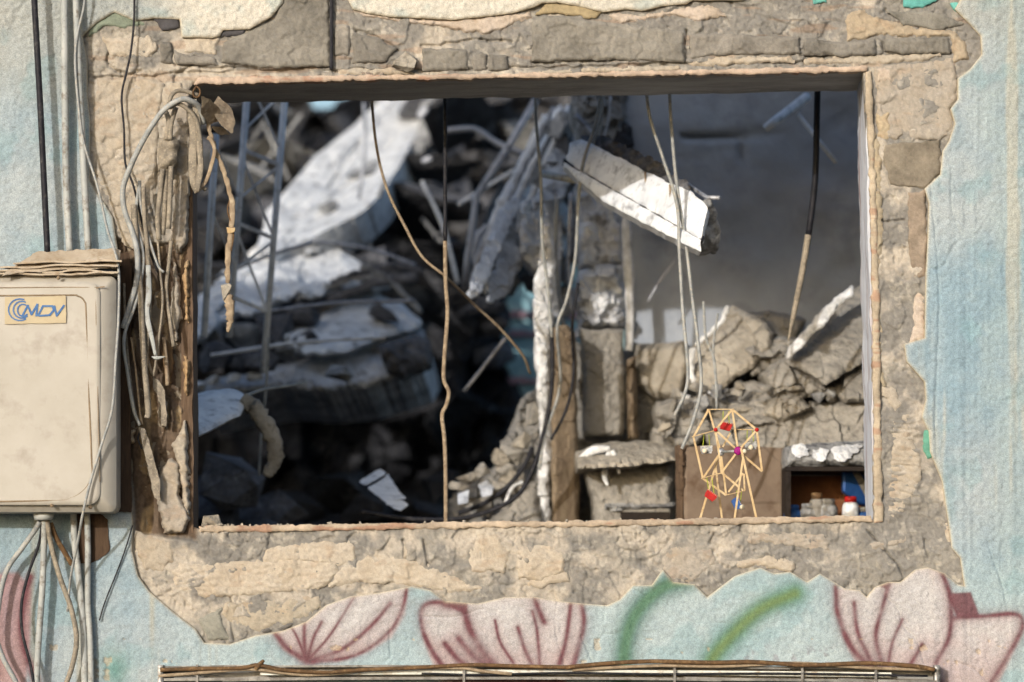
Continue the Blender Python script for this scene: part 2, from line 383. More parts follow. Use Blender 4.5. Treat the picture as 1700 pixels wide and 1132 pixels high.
# ------------------------------------------------------------------ the facade with its window opening
OPEN = [(312, 152), (322, 137), (600, 132), (1000, 125), (1433, 118), (1444, 300), (1449, 560), (1452, 862), (1100, 868), (700, 875), (335, 880), (316, 872), (312, 700), (314, 420)]
OUT = [(472, -90), (470, 5), (450, 28), (415, 48), (370, 50), (365, 60), (352, 63), (325, 62), (302, 62), (298, 32), (255, 30), (225, 35), (190, 20), (160, 38), (137, 60), (145, 100),
       (145, 160), (150, 200), (149, 300), (160, 320), (175, 340), (187, 360), (195, 412), (195, 640), (221, 875), (219, 914), (229, 956), (247, 981), (285, 1014), (325, 1045), (339, 1067),
       (381, 1069), (424, 1055), (470, 1047), (508, 1032), (518, 1024), (542, 1004), (581, 990), (630, 984), (683, 973), (715, 980), (740, 998), (793, 1002), (839, 991), (888, 991),
       (930, 998), (969, 1002), (1008, 1005), (1029, 995), (1050, 972), (1082, 971), (1100, 945), (1118, 966), (1153, 970), (1174, 991), (1220, 956), (1262, 942), (1285, 952), (1312, 949),
       (1340, 966), (1361, 952), (1403, 977), (1428, 980), (1439, 991), (1452, 975), (1474, 966), (1495, 966), (1520, 945), (1541, 942), (1569, 952), (1590, 970), (1601, 973), (1594, 926), (1580, 910),
       (1576, 878), (1564, 799), (1544, 750), (1542, 717), (1530, 692), (1537, 663), (1535, 634), (1505, 600), (1501, 571), (1535, 561), (1537, 459), (1540, 396), (1542, 337), (1535, 313),
       (1561, 289), (1565, 250), (1575, 235), (1585, 205), (1578, 180), (1590, 165), (1590, 130), (1610, 115), (1630, 90), (1628, 60), (1610, 40), (1585, 15), (1600, -10), (1600, -90),
       (1250, -90), (1235, 0), (1150, 0), (1140, 6), (1100, 10), (1065, 18), (1040, 15), (1000, 20), (960, 10), (925, 4), (900, 5), (885, 12), (850, 22), (800, 28), (750, 33), (700, 30), (650, 28),
       (610, 22), (585, 15), (578, 0), (575, -90)]
wall = root('facade_wall', 'pale blue painted wall with peeled render around a broken rectangular window opening and lotus mural below', 'wall', P(815, 1083, .1))

def mixc(c, col, w):
    w = np.clip(w, 0, 1)[:, None]; return c*(1-w)+lin(col)*w
def blend2(a, b, t): t = np.clip(t, 0, 1)[:, None]; return lin(a)*(1-t)+lin(b)*t
MAROON = (120, 80, 86)
PETALS = [([(452, 1045), (500, 1032), (540, 1005), (590, 985), (650, 970), (676, 980), (672, 1020), (650, 1058), (610, 1082), (560, 1098), (500, 1096), (470, 1078)], (216, 194, 186)),
          ([(697, 1012), (708, 1000), (780, 992), (880, 985), (965, 995), (970, 1040), (952, 1110), (930, 1150), (740, 1150), (712, 1085), (700, 1050)], (214, 192, 182)),
          ([(1388, 978), (1430, 970), (1480, 960), (1510, 945), (1540, 938), (1564, 950), (1578, 1000), (1580, 1026), (1640, 1021), (1694, 1020), (1697, 1050), (1650, 1150), (1450, 1150), (1410, 1080), (1390, 1020)], (216, 200, 198)),
          ([(-80, 960), (30, 950), (52, 980), (50, 1060), (40, 1150), (-80, 1150)], (190, 152, 152))]
STROKES = [([(508, 1098), (505, 1060), (506, 1028)], 4), ([(510, 1096), (520, 1060), (534, 1032)], 3), ([(512, 1095), (545, 1058), (570, 1020), (592, 984)], 2.4),
           ([(515, 1098), (570, 1076), (615, 1040), (648, 1002)], 4.5), ([(520, 1099), (590, 1088), (645, 1050), (668, 1010), (675, 978)], 4), ([(452, 1044), (475, 1075), (500, 1092)], 6),
           ([(506, 1090), (492, 1055), (482, 1040)], 2.5),
           ([(742, 1000), (712, 1001), (698, 1016), (703, 1050), (720, 1085), (740, 1112)], 5), ([(740, 1004), (768, 1012), (780, 1045), (800, 1080), (822, 1110)], 8), ([(738, 1068), (758, 1092), (775, 1106)], 5),
           ([(762, 1060), (785, 1088), (812, 1108)], 6), ([(822, 1030), (830, 1065), (852, 1100)], 3), ([(888, 995), (895, 1015), (903, 1032)], 6), ([(860, 1042), (870, 1075), (884, 1105)], 4),
           ([(884, 1015), (892, 1050), (896, 1105)], 3), ([(948, 1000), (940, 1060), (928, 1105)], 4), ([(965, 996), (969, 1040), (952, 1108)], 5),
           ([(1387, 974), (1391, 1020), (1412, 1072), (1445, 1108)], 5), ([(1418, 1000), (1424, 1050), (1450, 1106)], 4), ([(1478, 962), (1466, 1005), (1454, 1055), (1464, 1104)], 4.5),
           ([(1498, 1028), (1482, 1065), (1474, 1105)], 3), ([(1531, 1070), (1511, 1104)], 4), ([(1563, 946), (1578, 995), (1576, 1055), (1554, 1100)], 5.5),
           ([(1584, 1026), (1640, 1022), (1688, 1020), (1697, 1042), (1672, 1090), (1640, 1140)], 4.5), ([(1440, 1120), (1500, 1128), (1560, 1135)], 9),
           ([(50, 958), (36, 1020), (40, 1075), (60, 1130)], 7), ([(10, 950), (-10, 1030), (-5, 1120)], 5), ([(755, 1125), (830, 1130), (930, 1128)], 8)]
BLOBS = [[(740, 998), (778, 996), (776, 1018), (758, 1014)], [(1580, 984), (1612, 982), (1622, 1008), (1626, 1022), (1588, 1026), (1578, 1000)], [(1455, 968), (1475, 962), (1472, 978), (1462, 975)]]
BLUE, PALE, CREAM, GREYG = (152, 177, 190), (186, 195, 198), (226, 220, 206), (184, 186, 180)
def stucco_col(X, Y, s, h):
    n1 = fbm(X, Y, 160, 3, 4); n2 = fbm(X, Y, 26, 9, 4); n3 = fbm(X*3, Y*.25, 90, 21, 4)
    c = blend2(BLUE, PALE, .45+.8*n1+.3*n2)
    c = mixc(c, GREYG, ss(230, 40, Y+150*n1)*(.85)+ss(40, -40, X+60*n1)*.35*(Y < 500))
    c = mixc(c, (164, 184, 186), ss(1600, 1700, X+60*n2)*.5)
    c = mixc(c, CREAM, ss(120, 40, Y+30*n2)*ss(230, 330, X)*ss(1600, 1480, X))
    c = mixc(c, (186, 204, 206), ss(900, 980, Y)*ss(200, 420, X)*.6)
    c = mixc(c, (206, 196, 172), ss(.12, .4, n3)*.45*ss(1500, 1560, X))                      # run marks in the old paint
    c = mixc(c, (196, 186, 158), ss(.1, .45, fbm(X*2.5, Y*.2, 70, 33, 3))*.55*(X < 420)*(Y > 860))
    c = mixc(c, (130, 174, 182), ss(.12, .4, fbm(X, Y, 60, 41, 4))*.3)
    gl = dline(curve2([(1140, 962), (1100, 975), (1062, 1010), (1040, 1060), (1032, 1150)]), X, Y)
    c = mixc(c, (62, 112, 96), np.exp(-(gl/20)**2)*.95); c = mixc(c, (130, 160, 120), np.exp(-((gl-3)/6)**2)*.35)
    gl = dline(curve2([(1320, 985), (1262, 1012), (1212, 1058), (1180, 1100), (1172, 1150)]), X, Y)
    c = mixc(c, (70, 128, 104), np.exp(-(gl/20)**2)*.9); c = mixc(c, (132, 150, 92), np.exp(-((gl)/10)**2)*.7)
    c = mixc(c, (80, 142, 130), np.exp(-(np.hypot(X-192, (Y-1112)*.7)/22)**2)*.7)
    for poly, col in PETALS:
        d = sdf(poly, X, Y); w = ss(-4, 5, d)
        c = mixc(c, (214, 206, 204) if col[0] > 200 else col, w*.78); c = mixc(c, (184, 146, 148), w*np.exp(-np.clip(d, 0, 99)/7)*.35)
        c = mixc(c, (190, 160, 156), w*ss(1030, 1110, Y+30*n2)*.45)
    for pts, w in STROKES:
        d = dline(curve2(pts, 5), X, Y); c = mixc(c, MAROON, (.70+.4*n2)*np.exp(-(d/(w*(1+.4*n1)))**2)+np.exp(-(d/(w*3.2))**2)*.26)
    for b in BLOBS: c = mixc(c, MAROON, ss(-2, 3, sdf(b, X, Y))*.95)
    c = mixc(c, (134, 118, 128), ss(.16, .3, fbm(X, Y, 14, 77, 3))*.4*ss(1060, 1090, Y)*ss(1120, 1200, X)*ss(1420, 1380, X))
    c = mixc(c, (220, 206, 178), np.exp(-np.clip(s, 0, 99)/2.2)*.8)                             # broken edge shows the render
    c = mixc(c, (206, 184, 150), ss(.42, .44, fbm(X, Y, 22, 57, 3))*.5*(Y > 1060))             # little flakes gone
    sp = vn(X, Y, 3.1, 5)+.8*vn(X, Y, 5.3, 6); return mixc(c*(1+.08*n2[:, None]+.10*sp[:, None]), (104, 110, 112), ss(.42, .7, vn(X, Y, 4.4, 15)+.5*vn(X, Y, 2.3, 16))*.45)
CR_ST = [curve2(p, 4) for p in ([(1465, 985), (1490, 1010), (1500, 1040), (1520, 1060), (1535, 1100)], [(645, 1040), (648, 1085), (640, 1099)], [(965, 1055), (985, 1100)], [(698, 1022), (750, 1025), (800, 1010)],
         [(1640, 900), (1660, 960), (1672, 1010)], [(1590, 1100), (1620, 1112), (1640, 1132)], [(1040, 970), (1070, 990)], [(1545, 300), (1560, 500), (1553, 700), (1565, 900)])]
def stucco_h(X, Y, s):
    right = ss(1480, 1560, X)
    h = .0012*vn(X, Y, 7, 2)*2+.0013*vn(X, Y, 3.8, 4)*2+.0012*2*fbm(X, Y, 40, 6, 3)
    h = h+right*.0022*np.clip(fbm(X*5, Y*.12, 60, 8, 3)*2, -.2, 1)
    up = ss(140, 20, Y); h = h+up*.0016*2*vn(X, Y, 5, 12)
    for p in CR_ST: h = h-.0045*np.exp(-(dline(p, X+3*vn(X, Y, 9, 1), Y+3*vn(X, Y, 9, 2))/1.6)**2)
    hc = ss(.0, .25, fbm(X, Y, 200, 91, 2)); h = h*.75-.0025*hc*cracks(X, Y*.6, 190, 92, .006)
    flake = ss(.42, .44, fbm(X, Y, 22, 57, 3))*(Y > 1060); h = h-.003*flake
    return h
relief('stucco', [(-75, -75), (1775, -75), (1775, 1205), (-75, 1205)], -.011, .012, M['wall'], wall, 2., holes=[OUT], wob=4.0, wob_sc=13, hfun=stucco_h, cfun=stucco_col,
       edge=.004, edge_px=5, seed=3, rim_tint=(198, 184, 156))
# --- bared cement layer round the opening
BROWN = [(190, 395), (262, 405), (286, 400), (300, 330), (330, 320), (330, 900), (225, 885), (196, 640)]
CRK = [curve2(p, 4) for p in ([(378, 935), (372, 965), (385, 1000), (384, 1030), (388, 1062)], [(250, 195), (256, 240), (262, 300), (250, 330)], [(1461, 366), (1500, 366)], [(1440, 880), (1480, 925), (1500, 960), (1460, 970)],
       [(1536, 898), (1540, 925)], [(160, 128), (260, 126), (330, 120), (560, 118), (900, 112), (1440, 100)], [(290, 108), (360, 112), (450, 116), (548, 112)], [(330, 104), (300, 120), (290, 135)],
       [(700, 76), (760, 72), (800, 66), (850, 70)], [(1330, 92), (1455, 96), (1466, 70), (1475, 92), (1578, 88)], [(590, 50), (625, 62), (660, 82)], [(885, 105), (1000, 102), (1060, 98), (1136, 104)],
       [(450, 82), (500, 55), (548, 50)], [(1140, 50), (1141, 98)], [(200, 120), (215, 125), (235, 118)], [(670, 898), (674, 925)], [(706, 900), (710, 935)], [(1186, 885), (1180, 900)], [(165, 345), (172, 380), (178, 410)],
       [(185, 75), (180, 105), (200, 118)])]
def mortar_col(X, Y, s, h):
    n1 = fbm(X, Y, 90, 103, 4); n2 = fbm(X, Y, 30, 109, 4); n3 = vn(X, Y, 3.3, 8)
    right = ss(1440, 1480, X); top = ss(125, 105, Y); bot = ss(870, 890, Y); left = ss(320, 300, X)
    w = .42+.9*n1+.8*n2+left*.35-top*.38-right*.12+bot*.12*ss(1200, 1000, X)-bot*ss(1150, 1300, X)*.3
    c = blend2((154, 150, 143), (200, 190, 175), ss(.25, .75, w))
    c = mixc(c, (174, 168, 156), ss(.1, .35, fbm(X, Y, 55, 131, 4))*.5); c = mixc(c, (222, 214, 198), ss(.30, .36, fbm(X, Y, 13, 133, 3))*.35); c = mixc(c, (132, 126, 118), ss(.28, .36, fbm(X, Y, 17, 137, 3))*.25)
    br = ss(-4, 6, sdf(BROWN, X, Y)+8*n2); c = mixc(c, (108, 88, 70), br*.9)
    c = mixc(c, (196, 172, 134), br*ss(.2, .34, fbm(X, Y*.35, 22, 151, 3))*.6)
    c = mixc(c, (180, 142, 108), ss(.26, .38, fbm(X*.3, Y*2, 24, 171, 3))*.3*(Y < 140))
    return c*(1+.18*n2[:, None]+.28*n3[:, None])
def mortar_h(X, Y, s):
    h = .0025*2*fbm(X, Y, 46, 201, 5, .55)+.0009*2*vn(X, Y, 5, 44)+.0045*facet(X+9*fbm(X, Y, 30, 1, 2), Y+9*fbm(X, Y, 30, 2, 2), 34, 61)+.0026*facet(X, Y, 12, 62)
    msk = ss(.05, .3, fbm(X, Y, 120, 211, 2)); h = h-.005*msk*cracks(X, Y, 44, 63, .035)-.003*ss(0, .25, fbm(X, Y, 80, 213, 2))*cracks(X, Y, 19, 64, .05)
    h = h-.005*ss(.33, .43, vn(X, Y, 7.5, 81))*ss(-.05, .2, fbm(X, Y, 70, 82, 2))+.003*ss(.36, .44, vn(X, Y, 6.1, 83))*ss(0, .2, fbm(X, Y, 60, 84, 2))
    r = (ss(1470, 1482, X)*ss(1535, 1520, X)*ss(680, 700, Y)*ss(860, 840, Y))
    h = h+r*.0035*np.abs(np.sin((Y+10*fbm(X, Y, 30, 5))*math.pi/11))
    r = ss(285, 300, X)*ss(560, 520, X)*ss(935, 945, Y)*ss(985, 975, Y); h = h+r*.0028*np.abs(np.sin((Y+(X-300)*.02+16*fbm(X, Y, 60, 7))*math.pi/10))
    r = ss(155, 165, X)*ss(270, 250, X)*ss(130, 150, Y)*ss(400, 380, Y); h = h+r*.0028*np.abs(np.sin((Y+X*.55+22*fbm(X, Y, 60, 9))*math.pi/17))
    h = h-.016*ss(-3, 5, sdf(BROWN, X, Y))+.010*ss(-3, 5, sdf(BROWN, X, Y))*2*fbm(X*1.6, Y*.4, 26, 205, 4)
    for i, p in enumerate(CRK): h = h-.010*np.exp(-(dline(p, X+6*vn(X, Y, 14, 1), Y+6*vn(X, Y, 14, 2))/(1.5 if i in (0, 2, 3, 4) else 2.3))**2)
    return h
relief('mortar_layer', OUT, .002, .03, M['mortar'], wall, 2., holes=[OPEN], grow=9, wob=1.0, wob_sc=9, hfun=mortar_h, cfun=mortar_col, edge=.003, edge_px=3, seed=11)
# --- cream plaster left on the cement: each patch its own piece
def patch_col(base, var=.12, grey=.25):
    def f(X, Y, s, h):
        n = fbm(X, Y, 34, 301, 4); c = blend2(base, (168, 150, 124), grey*(.5+2.2*n))
        c = mixc(c, (182, 150, 118), ss(.25, .4, fbm(X, Y*2.2, 26, 311, 3))*.25)
        return c*(1+var*2*vn(X, Y, 3.1, 14)[:, None]+.15*n[:, None])
    return f
def ridges(per, amp, ang):
    amp = amp*.7
    ca, sa = math.cos(ang), math.sin(ang)
    return lambda X, Y, s: amp*ss(-.25, .15, fbm(X, Y, 40, int(per), 2))*np.abs(np.sin(((Y*ca+X*sa)+26*fbm(X, Y, 70, int(per)))*math.pi/per))
CRM, CRM2, BEI, PEA, GRY = (214, 202, 184), (202, 191, 174), (190, 181, 168), (220, 204, 188), (152, 143, 128)
patches = [
 ([(223, 880), (285, 897), (286, 930), (268, 950), (240, 945), (228, 915)], CRM2, .004, None),
 ([(282, 946), (300, 936), (375, 934), (470, 928), (560, 932), (560, 955), (538, 975), (470, 985), (400, 990), (330, 990), (290, 975)], CRM, .005, (10, .0025, .03)),
 ([(372, 1002), (450, 996), (530, 988), (536, 1008), (500, 1028), (430, 1046), (400, 1040), (370, 1020)], (196, 186, 168), .003, None),
 ([(500, 901), (588, 898), (592, 933), (560, 942), (500, 930), (436, 936), (440, 912)], CRM, .005, None),
 ([(592, 932), (620, 912), (660, 926), (700, 935), (760, 960), (800, 976), (760, 985), (680, 972), (600, 965), (545, 975), (562, 946)], CRM, .005, (14, .002, -.2)),
 ([(776, 906), (800, 887), (830, 890), (845, 915), (840, 950), (782, 948)], CRM, .005, None),
 ([(852, 912), (900, 902), (935, 915), (940, 950), (900, 965), (862, 960)], CRM, .006, None),
 ([(667, 906), (690, 906), (690, 928), (670, 926)], CRM2, .004, None),
 ([(872, 968), (905, 956), (940, 950), (945, 963), (892, 977)], CRM, .004, None),
 ([(1112, 907), (1180, 912), (1188, 935), (1150, 966), (1112, 962), (1095, 930)], BEI, .004, None),
 ([(1247, 882), (1370, 885), (1375, 913), (1348, 912), (1300, 904), (1242, 900)], BEI, .003, (9, .002, 0.)),
 ([(1218, 930), (1290, 922), (1320, 936), (1315, 950), (1262, 940), (1224, 944)], CRM, .005, None),
 ([(1440, 902), (1510, 890), (1502, 905), (1452, 912)], BEI, .004, None),
 ([(1568, 860), (1578, 880), (1580, 906), (1572, 900)], CRM, .004, None),
 ([(162, 132), (250, 128), (273, 142), (262, 200), (262, 260), (258, 330), (246, 400), (228, 418), (202, 400), (178, 330), (160, 300), (156, 200)], CRM2, .005, (21, .003, .5)),
 ([(173, 64), (252, 58), (262, 85), (246, 97), (182, 93)], CRM, .007, None),
 ([(303, 62), (365, 60), (357, 92), (306, 88)], CRM, .007, None),
 ([(264, 140), (300, 138), (312, 165), (300, 300), (284, 330), (268, 300), (272, 210)], CRM2, .005, (19, .003, .2)),
 ([(1452, 112), (1580, 96), (1590, 130), (1588, 165), (1578, 180), (1585, 208), (1560, 236), (1500, 226), (1466, 236), (1456, 180)], BEI, .005, None),
 ([(1402, 22), (1430, 16), (1500, 42), (1580, 50), (1604, 70), (1608, 96), (1582, 108), (1578, 62), (1470, 60), (1406, 70)], (198, 182, 158), .008, None),
 ([(1506, 572), (1534, 560), (1532, 470), (1518, 500), (1516, 548)], PEA, .003, None),
 ([(1482, 692), (1508, 688), (1512, 720), (1528, 760), (1530, 800), (1502, 850), (1474, 868), (1478, 800)], CRM2, .003, (11, .0035, 0.)),
 ([(1447, 215), (1462, 240), (1466, 420), (1456, 470), (1450, 400)], (200, 186, 160), .004, None),
 ([(1452, 500), (1462, 510), (1464, 600), (1470, 640), (1456, 625)], (200, 186, 160), .004, None),
 ([(1463, 640), (1486, 645), (1496, 670), (1488, 684), (1466, 655)], CRM2, .004, None),
 ([(582, 14), (660, 28), (720, 34), (800, 30), (880, 16), (886, 30), (850, 42), (812, 56), (775, 54), (740, 44), (720, 44), (655, 36), (600, 28)], PEA, .008, None),
 ([(1000, 22), (1065, 24), (1120, 14), (1190, 8), (1205, 26), (1160, 38), (1110, 26), (1060, 36), (1030, 40)], PEA, .008, None),
 ([(560, 114), (640, 112), (700, 122), (560, 126)], CRM2, .005, None),
 ([(1138, 100), (1180, 94), (1310, 92), (1318, 102), (1150, 112)], CRM, .006, None),
 ([(1330, 98), (1440, 92), (1560, 90), (1540, 100), (1440, 108), (1340, 106)], CRM2, .005, None),
 ([(880, 118), (1000, 112), (1130, 110), (1130, 118), (900, 124)], CRM2, .005, None),
 ([(1453, 112), (1480, 112), (1482, 136), (1456, 138)], PEA, .008, None),
 ([(1456, 142), (1482, 142), (1484, 168), (1462, 180)], BEI, .007, None),
 ([(1456, 190), (1476, 186), (1482, 222), (1470, 238), (1456, 226)], (206, 188, 158), .009, None),
 # remains hanging on beside the brown jamb
 ([(286, 150), (318, 152), (317, 300), (310, 400), (298, 425), (284, 400), (292, 300), (280, 220)], BEI, .018, (23, .005, .3)),
 ([(255, 628), (267, 640), (277, 680), (273, 712), (262, 700), (262, 660)], CRM2, .020, None),
 ([(230, 710), (241, 713), (254, 760), (262, 788), (280, 758), (300, 772), (299, 820), (314, 860), (304, 884), (272, 886), (258, 820)], BEI, .022, (27, .006, .8)),
 ([(304, 452), (312, 430), (315, 540), (306, 530)], (204, 170, 128), .016, None),
 ([(306, 590), (314, 600), (313, 660), (305, 650)], (204, 170, 128), .018, None),
 ([(290, 432), (299, 470), (301, 530), (292, 575), (282, 520), (286, 470)], CRM2, .020, None),
 ([(208, 716), (222, 715), (224, 734), (206, 736)], (220, 200, 170), .012, None),
 ([(206, 760), (214, 760), (216, 776), (204, 772)], (220, 200, 170), .012, None),
 ([(286, 740), (306, 700), (312, 720), (316, 860), (306, 850), (296, 790)], CRM2, .018, (20, .004, .4)),
]
for i, (poly, col, hh, rd) in enumerate(patches):
    f = ridges(*rd) if rd else None
    relief('plaster_patch', poly, .001-hh*.55, .022, M['mortar'], wall, 2., rough=((20, .0009), (6, .0005)), facets=((24, .0014), (9, .0007)), edge=hh*.9, edge_px=6, wob=2.6, wob_sc=11, hfun=f, cfun=patch_col(col), seed=400+i*13)
# --- old turquoise and grey coats seen between render and cement
for i, (poly, col) in enumerate([([(146, 40), (190, 16), (228, 26), (240, 42), (205, 46), (176, 42), (146, 62)], (146, 156, 138)), ([(1338, -30), (1350, 8), (1372, 4), (1368, -30)], (120, 190, 180)),
        ([(1496, -30), (1500, 12), (1530, 14), (1556, 2), (1560, -30)], (112, 186, 178)), ([(1580, 6), (1598, 2), (1600, 16), (1588, 20)], (120, 190, 180)), ([(1534, 714), (1546, 712), (1549, 758), (1540, 762), (1532, 740)], (112, 172, 150)),
        ([(253, 30), (298, 28), (300, 46), (270, 50)], (92, 90, 92)), ([(366, 52), (412, 45), (405, 56), (368, 60)], (92, 90, 92)), ([(1470, 18), (1560, 20), (1600, 40), (1560, 50), (1500, 40)], (150, 146, 136)),
        ([(330, 1028), (372, 1006), (366, 1020), (380, 1060), (345, 1064)], (160, 158, 146)), ([(428, 1050), (480, 1036), (500, 1030), (470, 1046)], (120, 116, 112)), ([(270, 560), (288, 575), (286, 640), (272, 620)], (120, 96, 70)),
        ([(905, 5), (960, 8), (1000, 20), (990, 32), (930, 22), (890, 24)], (190, 172, 136)), ([(1468, 240), (1560, 232), (1562, 288), (1535, 312), (1478, 306), (1466, 260)], (150, 140, 124)), ([(1508, 320), (1536, 316), (1540, 396), (1536, 458), (1514, 462), (1508, 400)], (170, 154, 136))]):
    relief('old_coat', poly, -.004, .014, M['mortar'], wall, 2., rough=((14, .0008),), edge=.003, edge_px=3, wob=2., wob_sc=12, seed=900+i*7,
           cfun=lambda X, Y, s, h, col=col: lin(col)[None, :]*(1+.3*vn(X, Y, 3, 3)[:, None]+.4*fbm(X, Y, 24, 71, 3)[:, None]))
# --- concrete blocks laid over the opening
for i, poly in enumerate([[(366, 104), (372, 70), (455, 32), (482, -40), (546, -40), (547, 110), (452, 113)], [(556, 38), (580, 40), (582, 94), (556, 92)], [(585, 54), (622, 60), (658, 80), (640, 103), (586, 104)],
        [(701, 80), (776, 82), (778, 116), (700, 118)], [(784, 90), (807, 90), (808, 117), (784, 118)], [(811, 90), (842, 92), (844, 116), (811, 118)], [(884, 36), (900, 24), (1136, 52), (1136, 103), (1000, 99), (884, 101)],
        [(1144, 55), (1326, 60), (1328, 90), (1180, 92), (1146, 98)], [(1334, 62), (1400, 72), (1452, 64), (1454, 90), (1420, 94), (1334, 91)], [(1470, 64), (1576, 60), (1577, 88), (1500, 90), (1470, 84)],
        [(288, 82), (302, 90), (356, 94), (362, 108), (292, 108)], [(264, 66), (286, 70), (288, 106), (266, 104)]]):
    relief('concrete_block', poly, -.006, .06, M['mortar'], wall, 2., rough=((40, .0016), (7, .0008)), facets=((30, .0016), (9, .0010)), edge=.005, edge_px=5, wob=1.6, wob_sc=14, seed=1200+i*17,
           cfun=lambda X, Y, s, h, i=i: lin(((152, 147, 137), (158, 152, 142), (146, 141, 132))[i % 3])[None, :]*(1+.26*vn(X, Y, 2.8, 3)[:, None]+.5*fbm(X, Y, 40, 71+i, 4)[:, None]))
rock('stone_lump', 669, 104, -.012, 46, 34, .035, M['rubble_cream'], 4, '', '', parent=wall)
relief('iron_strip', [(547.5, -60), (552.5, -60), (552, 114), (547, 114)], -.012, .02, M['rubber'], wall, 1.5, edge=.001)
# --- wall body, reveals and the painted lip of the opening
T = .28
zt, zb = EZ+(CY-112)*S, EZ+(CY-886)*S; xl, xr = (306-CX)*S, (1462-CX)*S
for nm, a in (('wall_body', (-4.2, xl, .024, T-.004, 0, 2.92)), ('wall_body', (-4.2, -2.2, .024, T-.004, 2.92, 4.0)), ('wall_body', (-1.28, xl, .024, T-.004, 2.92, 3.34)), ('wall_body', (xr, 4.4, .024, T-.004, 0, 3.34)), ('wall_body', (xl+.002, xr-.002, .026, T-.006, zt, 3.338)), ('wall_body', (xl+.002, xr-.002, .026, T-.006, .002, zb))):  # made-up gap at upper left lets sun in; wall heights set for shade
    boxw(nm, *a, M['core'], wall)
k = (D+T)/D
def Q(px, py, Y): return tuple(((px-CX)*S, Y, EZ+(CY-py)*S))
patch4('soffit', [Q(312, 138, .012), Q(1446, 119, .012), Q(1456, 118, T), Q(306, 140, T)], 120, 24, (0, 0, .02), M['soffit'], wall, .0022, .06, 5)
patch4('right_reveal', [Q(1437, 112, .010), Q(1453, 872, .010), Q(1459, 872, T), Q(1444, 112, T)], 90, 24, (.012, 0, 0), M['jamb_paint'], wall, .0022, .05, 6)
patch4('left_reveal', [Q(318, 300, .01), Q(320, 884, .01), Q(312, 884, T), Q(310, 130, T)], 90, 24, (-.01, 0, 0), M['wood_brown'], wall, .0015, .05, 7)
patch4('sill', [Q(312, 879, .014), Q(1456, 863, .014), Q(1458, 866, T), Q(310, 882, T)], 120, 24, (0, 0, -.02), M['core'], wall, .0016, .04, 8)
for nm, poly, col in (('lintel_lip', [(330, 128), (700, 124), (1000, 119), (1440, 109), (1441, 119), (1000, 127), (600, 133), (322, 140)], (208, 186, 166)),
                      ('sill_lip', [(330, 873), (700, 868), (1100, 862), (1446, 855), (1448, 866), (1100, 872), (700, 878), (332, 884)], (200, 182, 160)),
                      ('jamb_lip', [(1436, 118), (1446, 116), (1450, 200), (1460, 500), (1462, 700), (1466, 866), (1452, 866), (1449, 560), (1444, 300)], (206, 190, 166))):
    relief(nm, poly, -.006, .03, M['mortar'], wall, 2., rough=((30, .0015), (7, .0008)), edge=.003, edge_px=3, wob=1.6, wob_sc=12, seed=77,
           cfun=lambda X, Y, s, h, col=col: mixc(lin(col)[None, :]*(1+.25*vn(X, Y, 3, 3)[:, None]+.4*fbm(X, Y, 30, 71, 3)[:, None]), (178, 122, 96), ss(.2, .36, fbm(X*.5, Y*2, 22, 88, 3))*.5))
relief('timber_jamb', [(300, 396), (318, 300), (320, 300), (321, 884), (302, 884)], .0145, .02, M['wood_brown'], wall, 2., rough=((20, .0008),), seed=5)
# outer stretches of the same wall, with the same added sun gap
XL, XR, ZB, ZT = (-73-CX)*S, (1773-CX)*S, EZ+(CY-1203)*S, EZ+(CY+73)*S
M['wall_plain'] = mix_mat('plain_blue_render', (140, 172, 188), (178, 188, 184), 1.6, (190, 196, 180), 5, .95, .8, 260, .004)
for a in ((-4.2, XL, 0, 2.92), (-4.2, -2.2, 2.92, 4.0), (-1.28, XL, 2.92, 3.34), (XR, 4.4, 0, 3.34), (XL, XR, 0, ZB), (XL, XR, ZT, 3.34)):
    boxw('outer_stucco', a[0], a[1], -.010, .022, a[2]+.001, a[3], M['wall_plain'], wall)

# crumbs and splinters lying on the ledge of cement
for i in range(46):
    px = random.choice([random.uniform(330, 480), random.uniform(335, 1430)])
    rock('mortar_crumb', px, 872-(px-335)*.013+random.uniform(-1, 2), random.uniform(-.004, .02), random.uniform(3, 8), random.uniform(3, 7), random.uniform(.004, .01), M['rubble_cream'], i,
         'small mortar crumb lying along the window ledge', 'crumb', 'mortar crumbs on the window ledge')
rock('mortar_clod', 352, 866, .02, 34, 24, .03, M['rubble_cream'], 3, 'cream mortar clod at the lower left corner of the window opening', 'clod')

# ------------------------------------------------------------------ things fixed to the wall, left
def cable(label, pts, r, m='cable_dust', cat='cable', group=None, name='cable', **kw):
    return tag(tube(name, pts, r, M[m], None, **kw), label, cat, group)
def pipe(label, pts, r, m='pvc', clips=()):
    t = root('conduit_pipe', label, 'pipe', P(*pts[len(pts)//2]))
    tube('pipe_run', pts, r, M[m], t, sides=14)
    for (cx_, cy_) in clips:
        boxw('clip', (cx_-9-CX)*S, (cx_+9-CX)*S, -.033, -.012, EZ+(CY-cy_-4)*S, EZ+(CY-cy_+4)*S, M['steel'], t, .001, 1)
    return t
cable('black rubber cable, leftmost of the upright runs above the meter box', [(53, -90, -.056), (57, 0, -.056), (66, 160, -.056), (73, 300, -.056), (79, 425, -.056)], .0062, 'cable_black')
pipe('white pipe with dark scuffs running down to the meter box', [(104, -90, -.034), (107, 0, -.034), (108, 160, -.034), (110, 300, -.034), (116, 424, -.034)], .0072)
pipe('white pipe nearest the peeled render above the meter box', [(122, -90, -.034), (126, 0, -.034), (131, 120, -.034), (138, 260, -.034), (147, 424, -.034)], .0068)
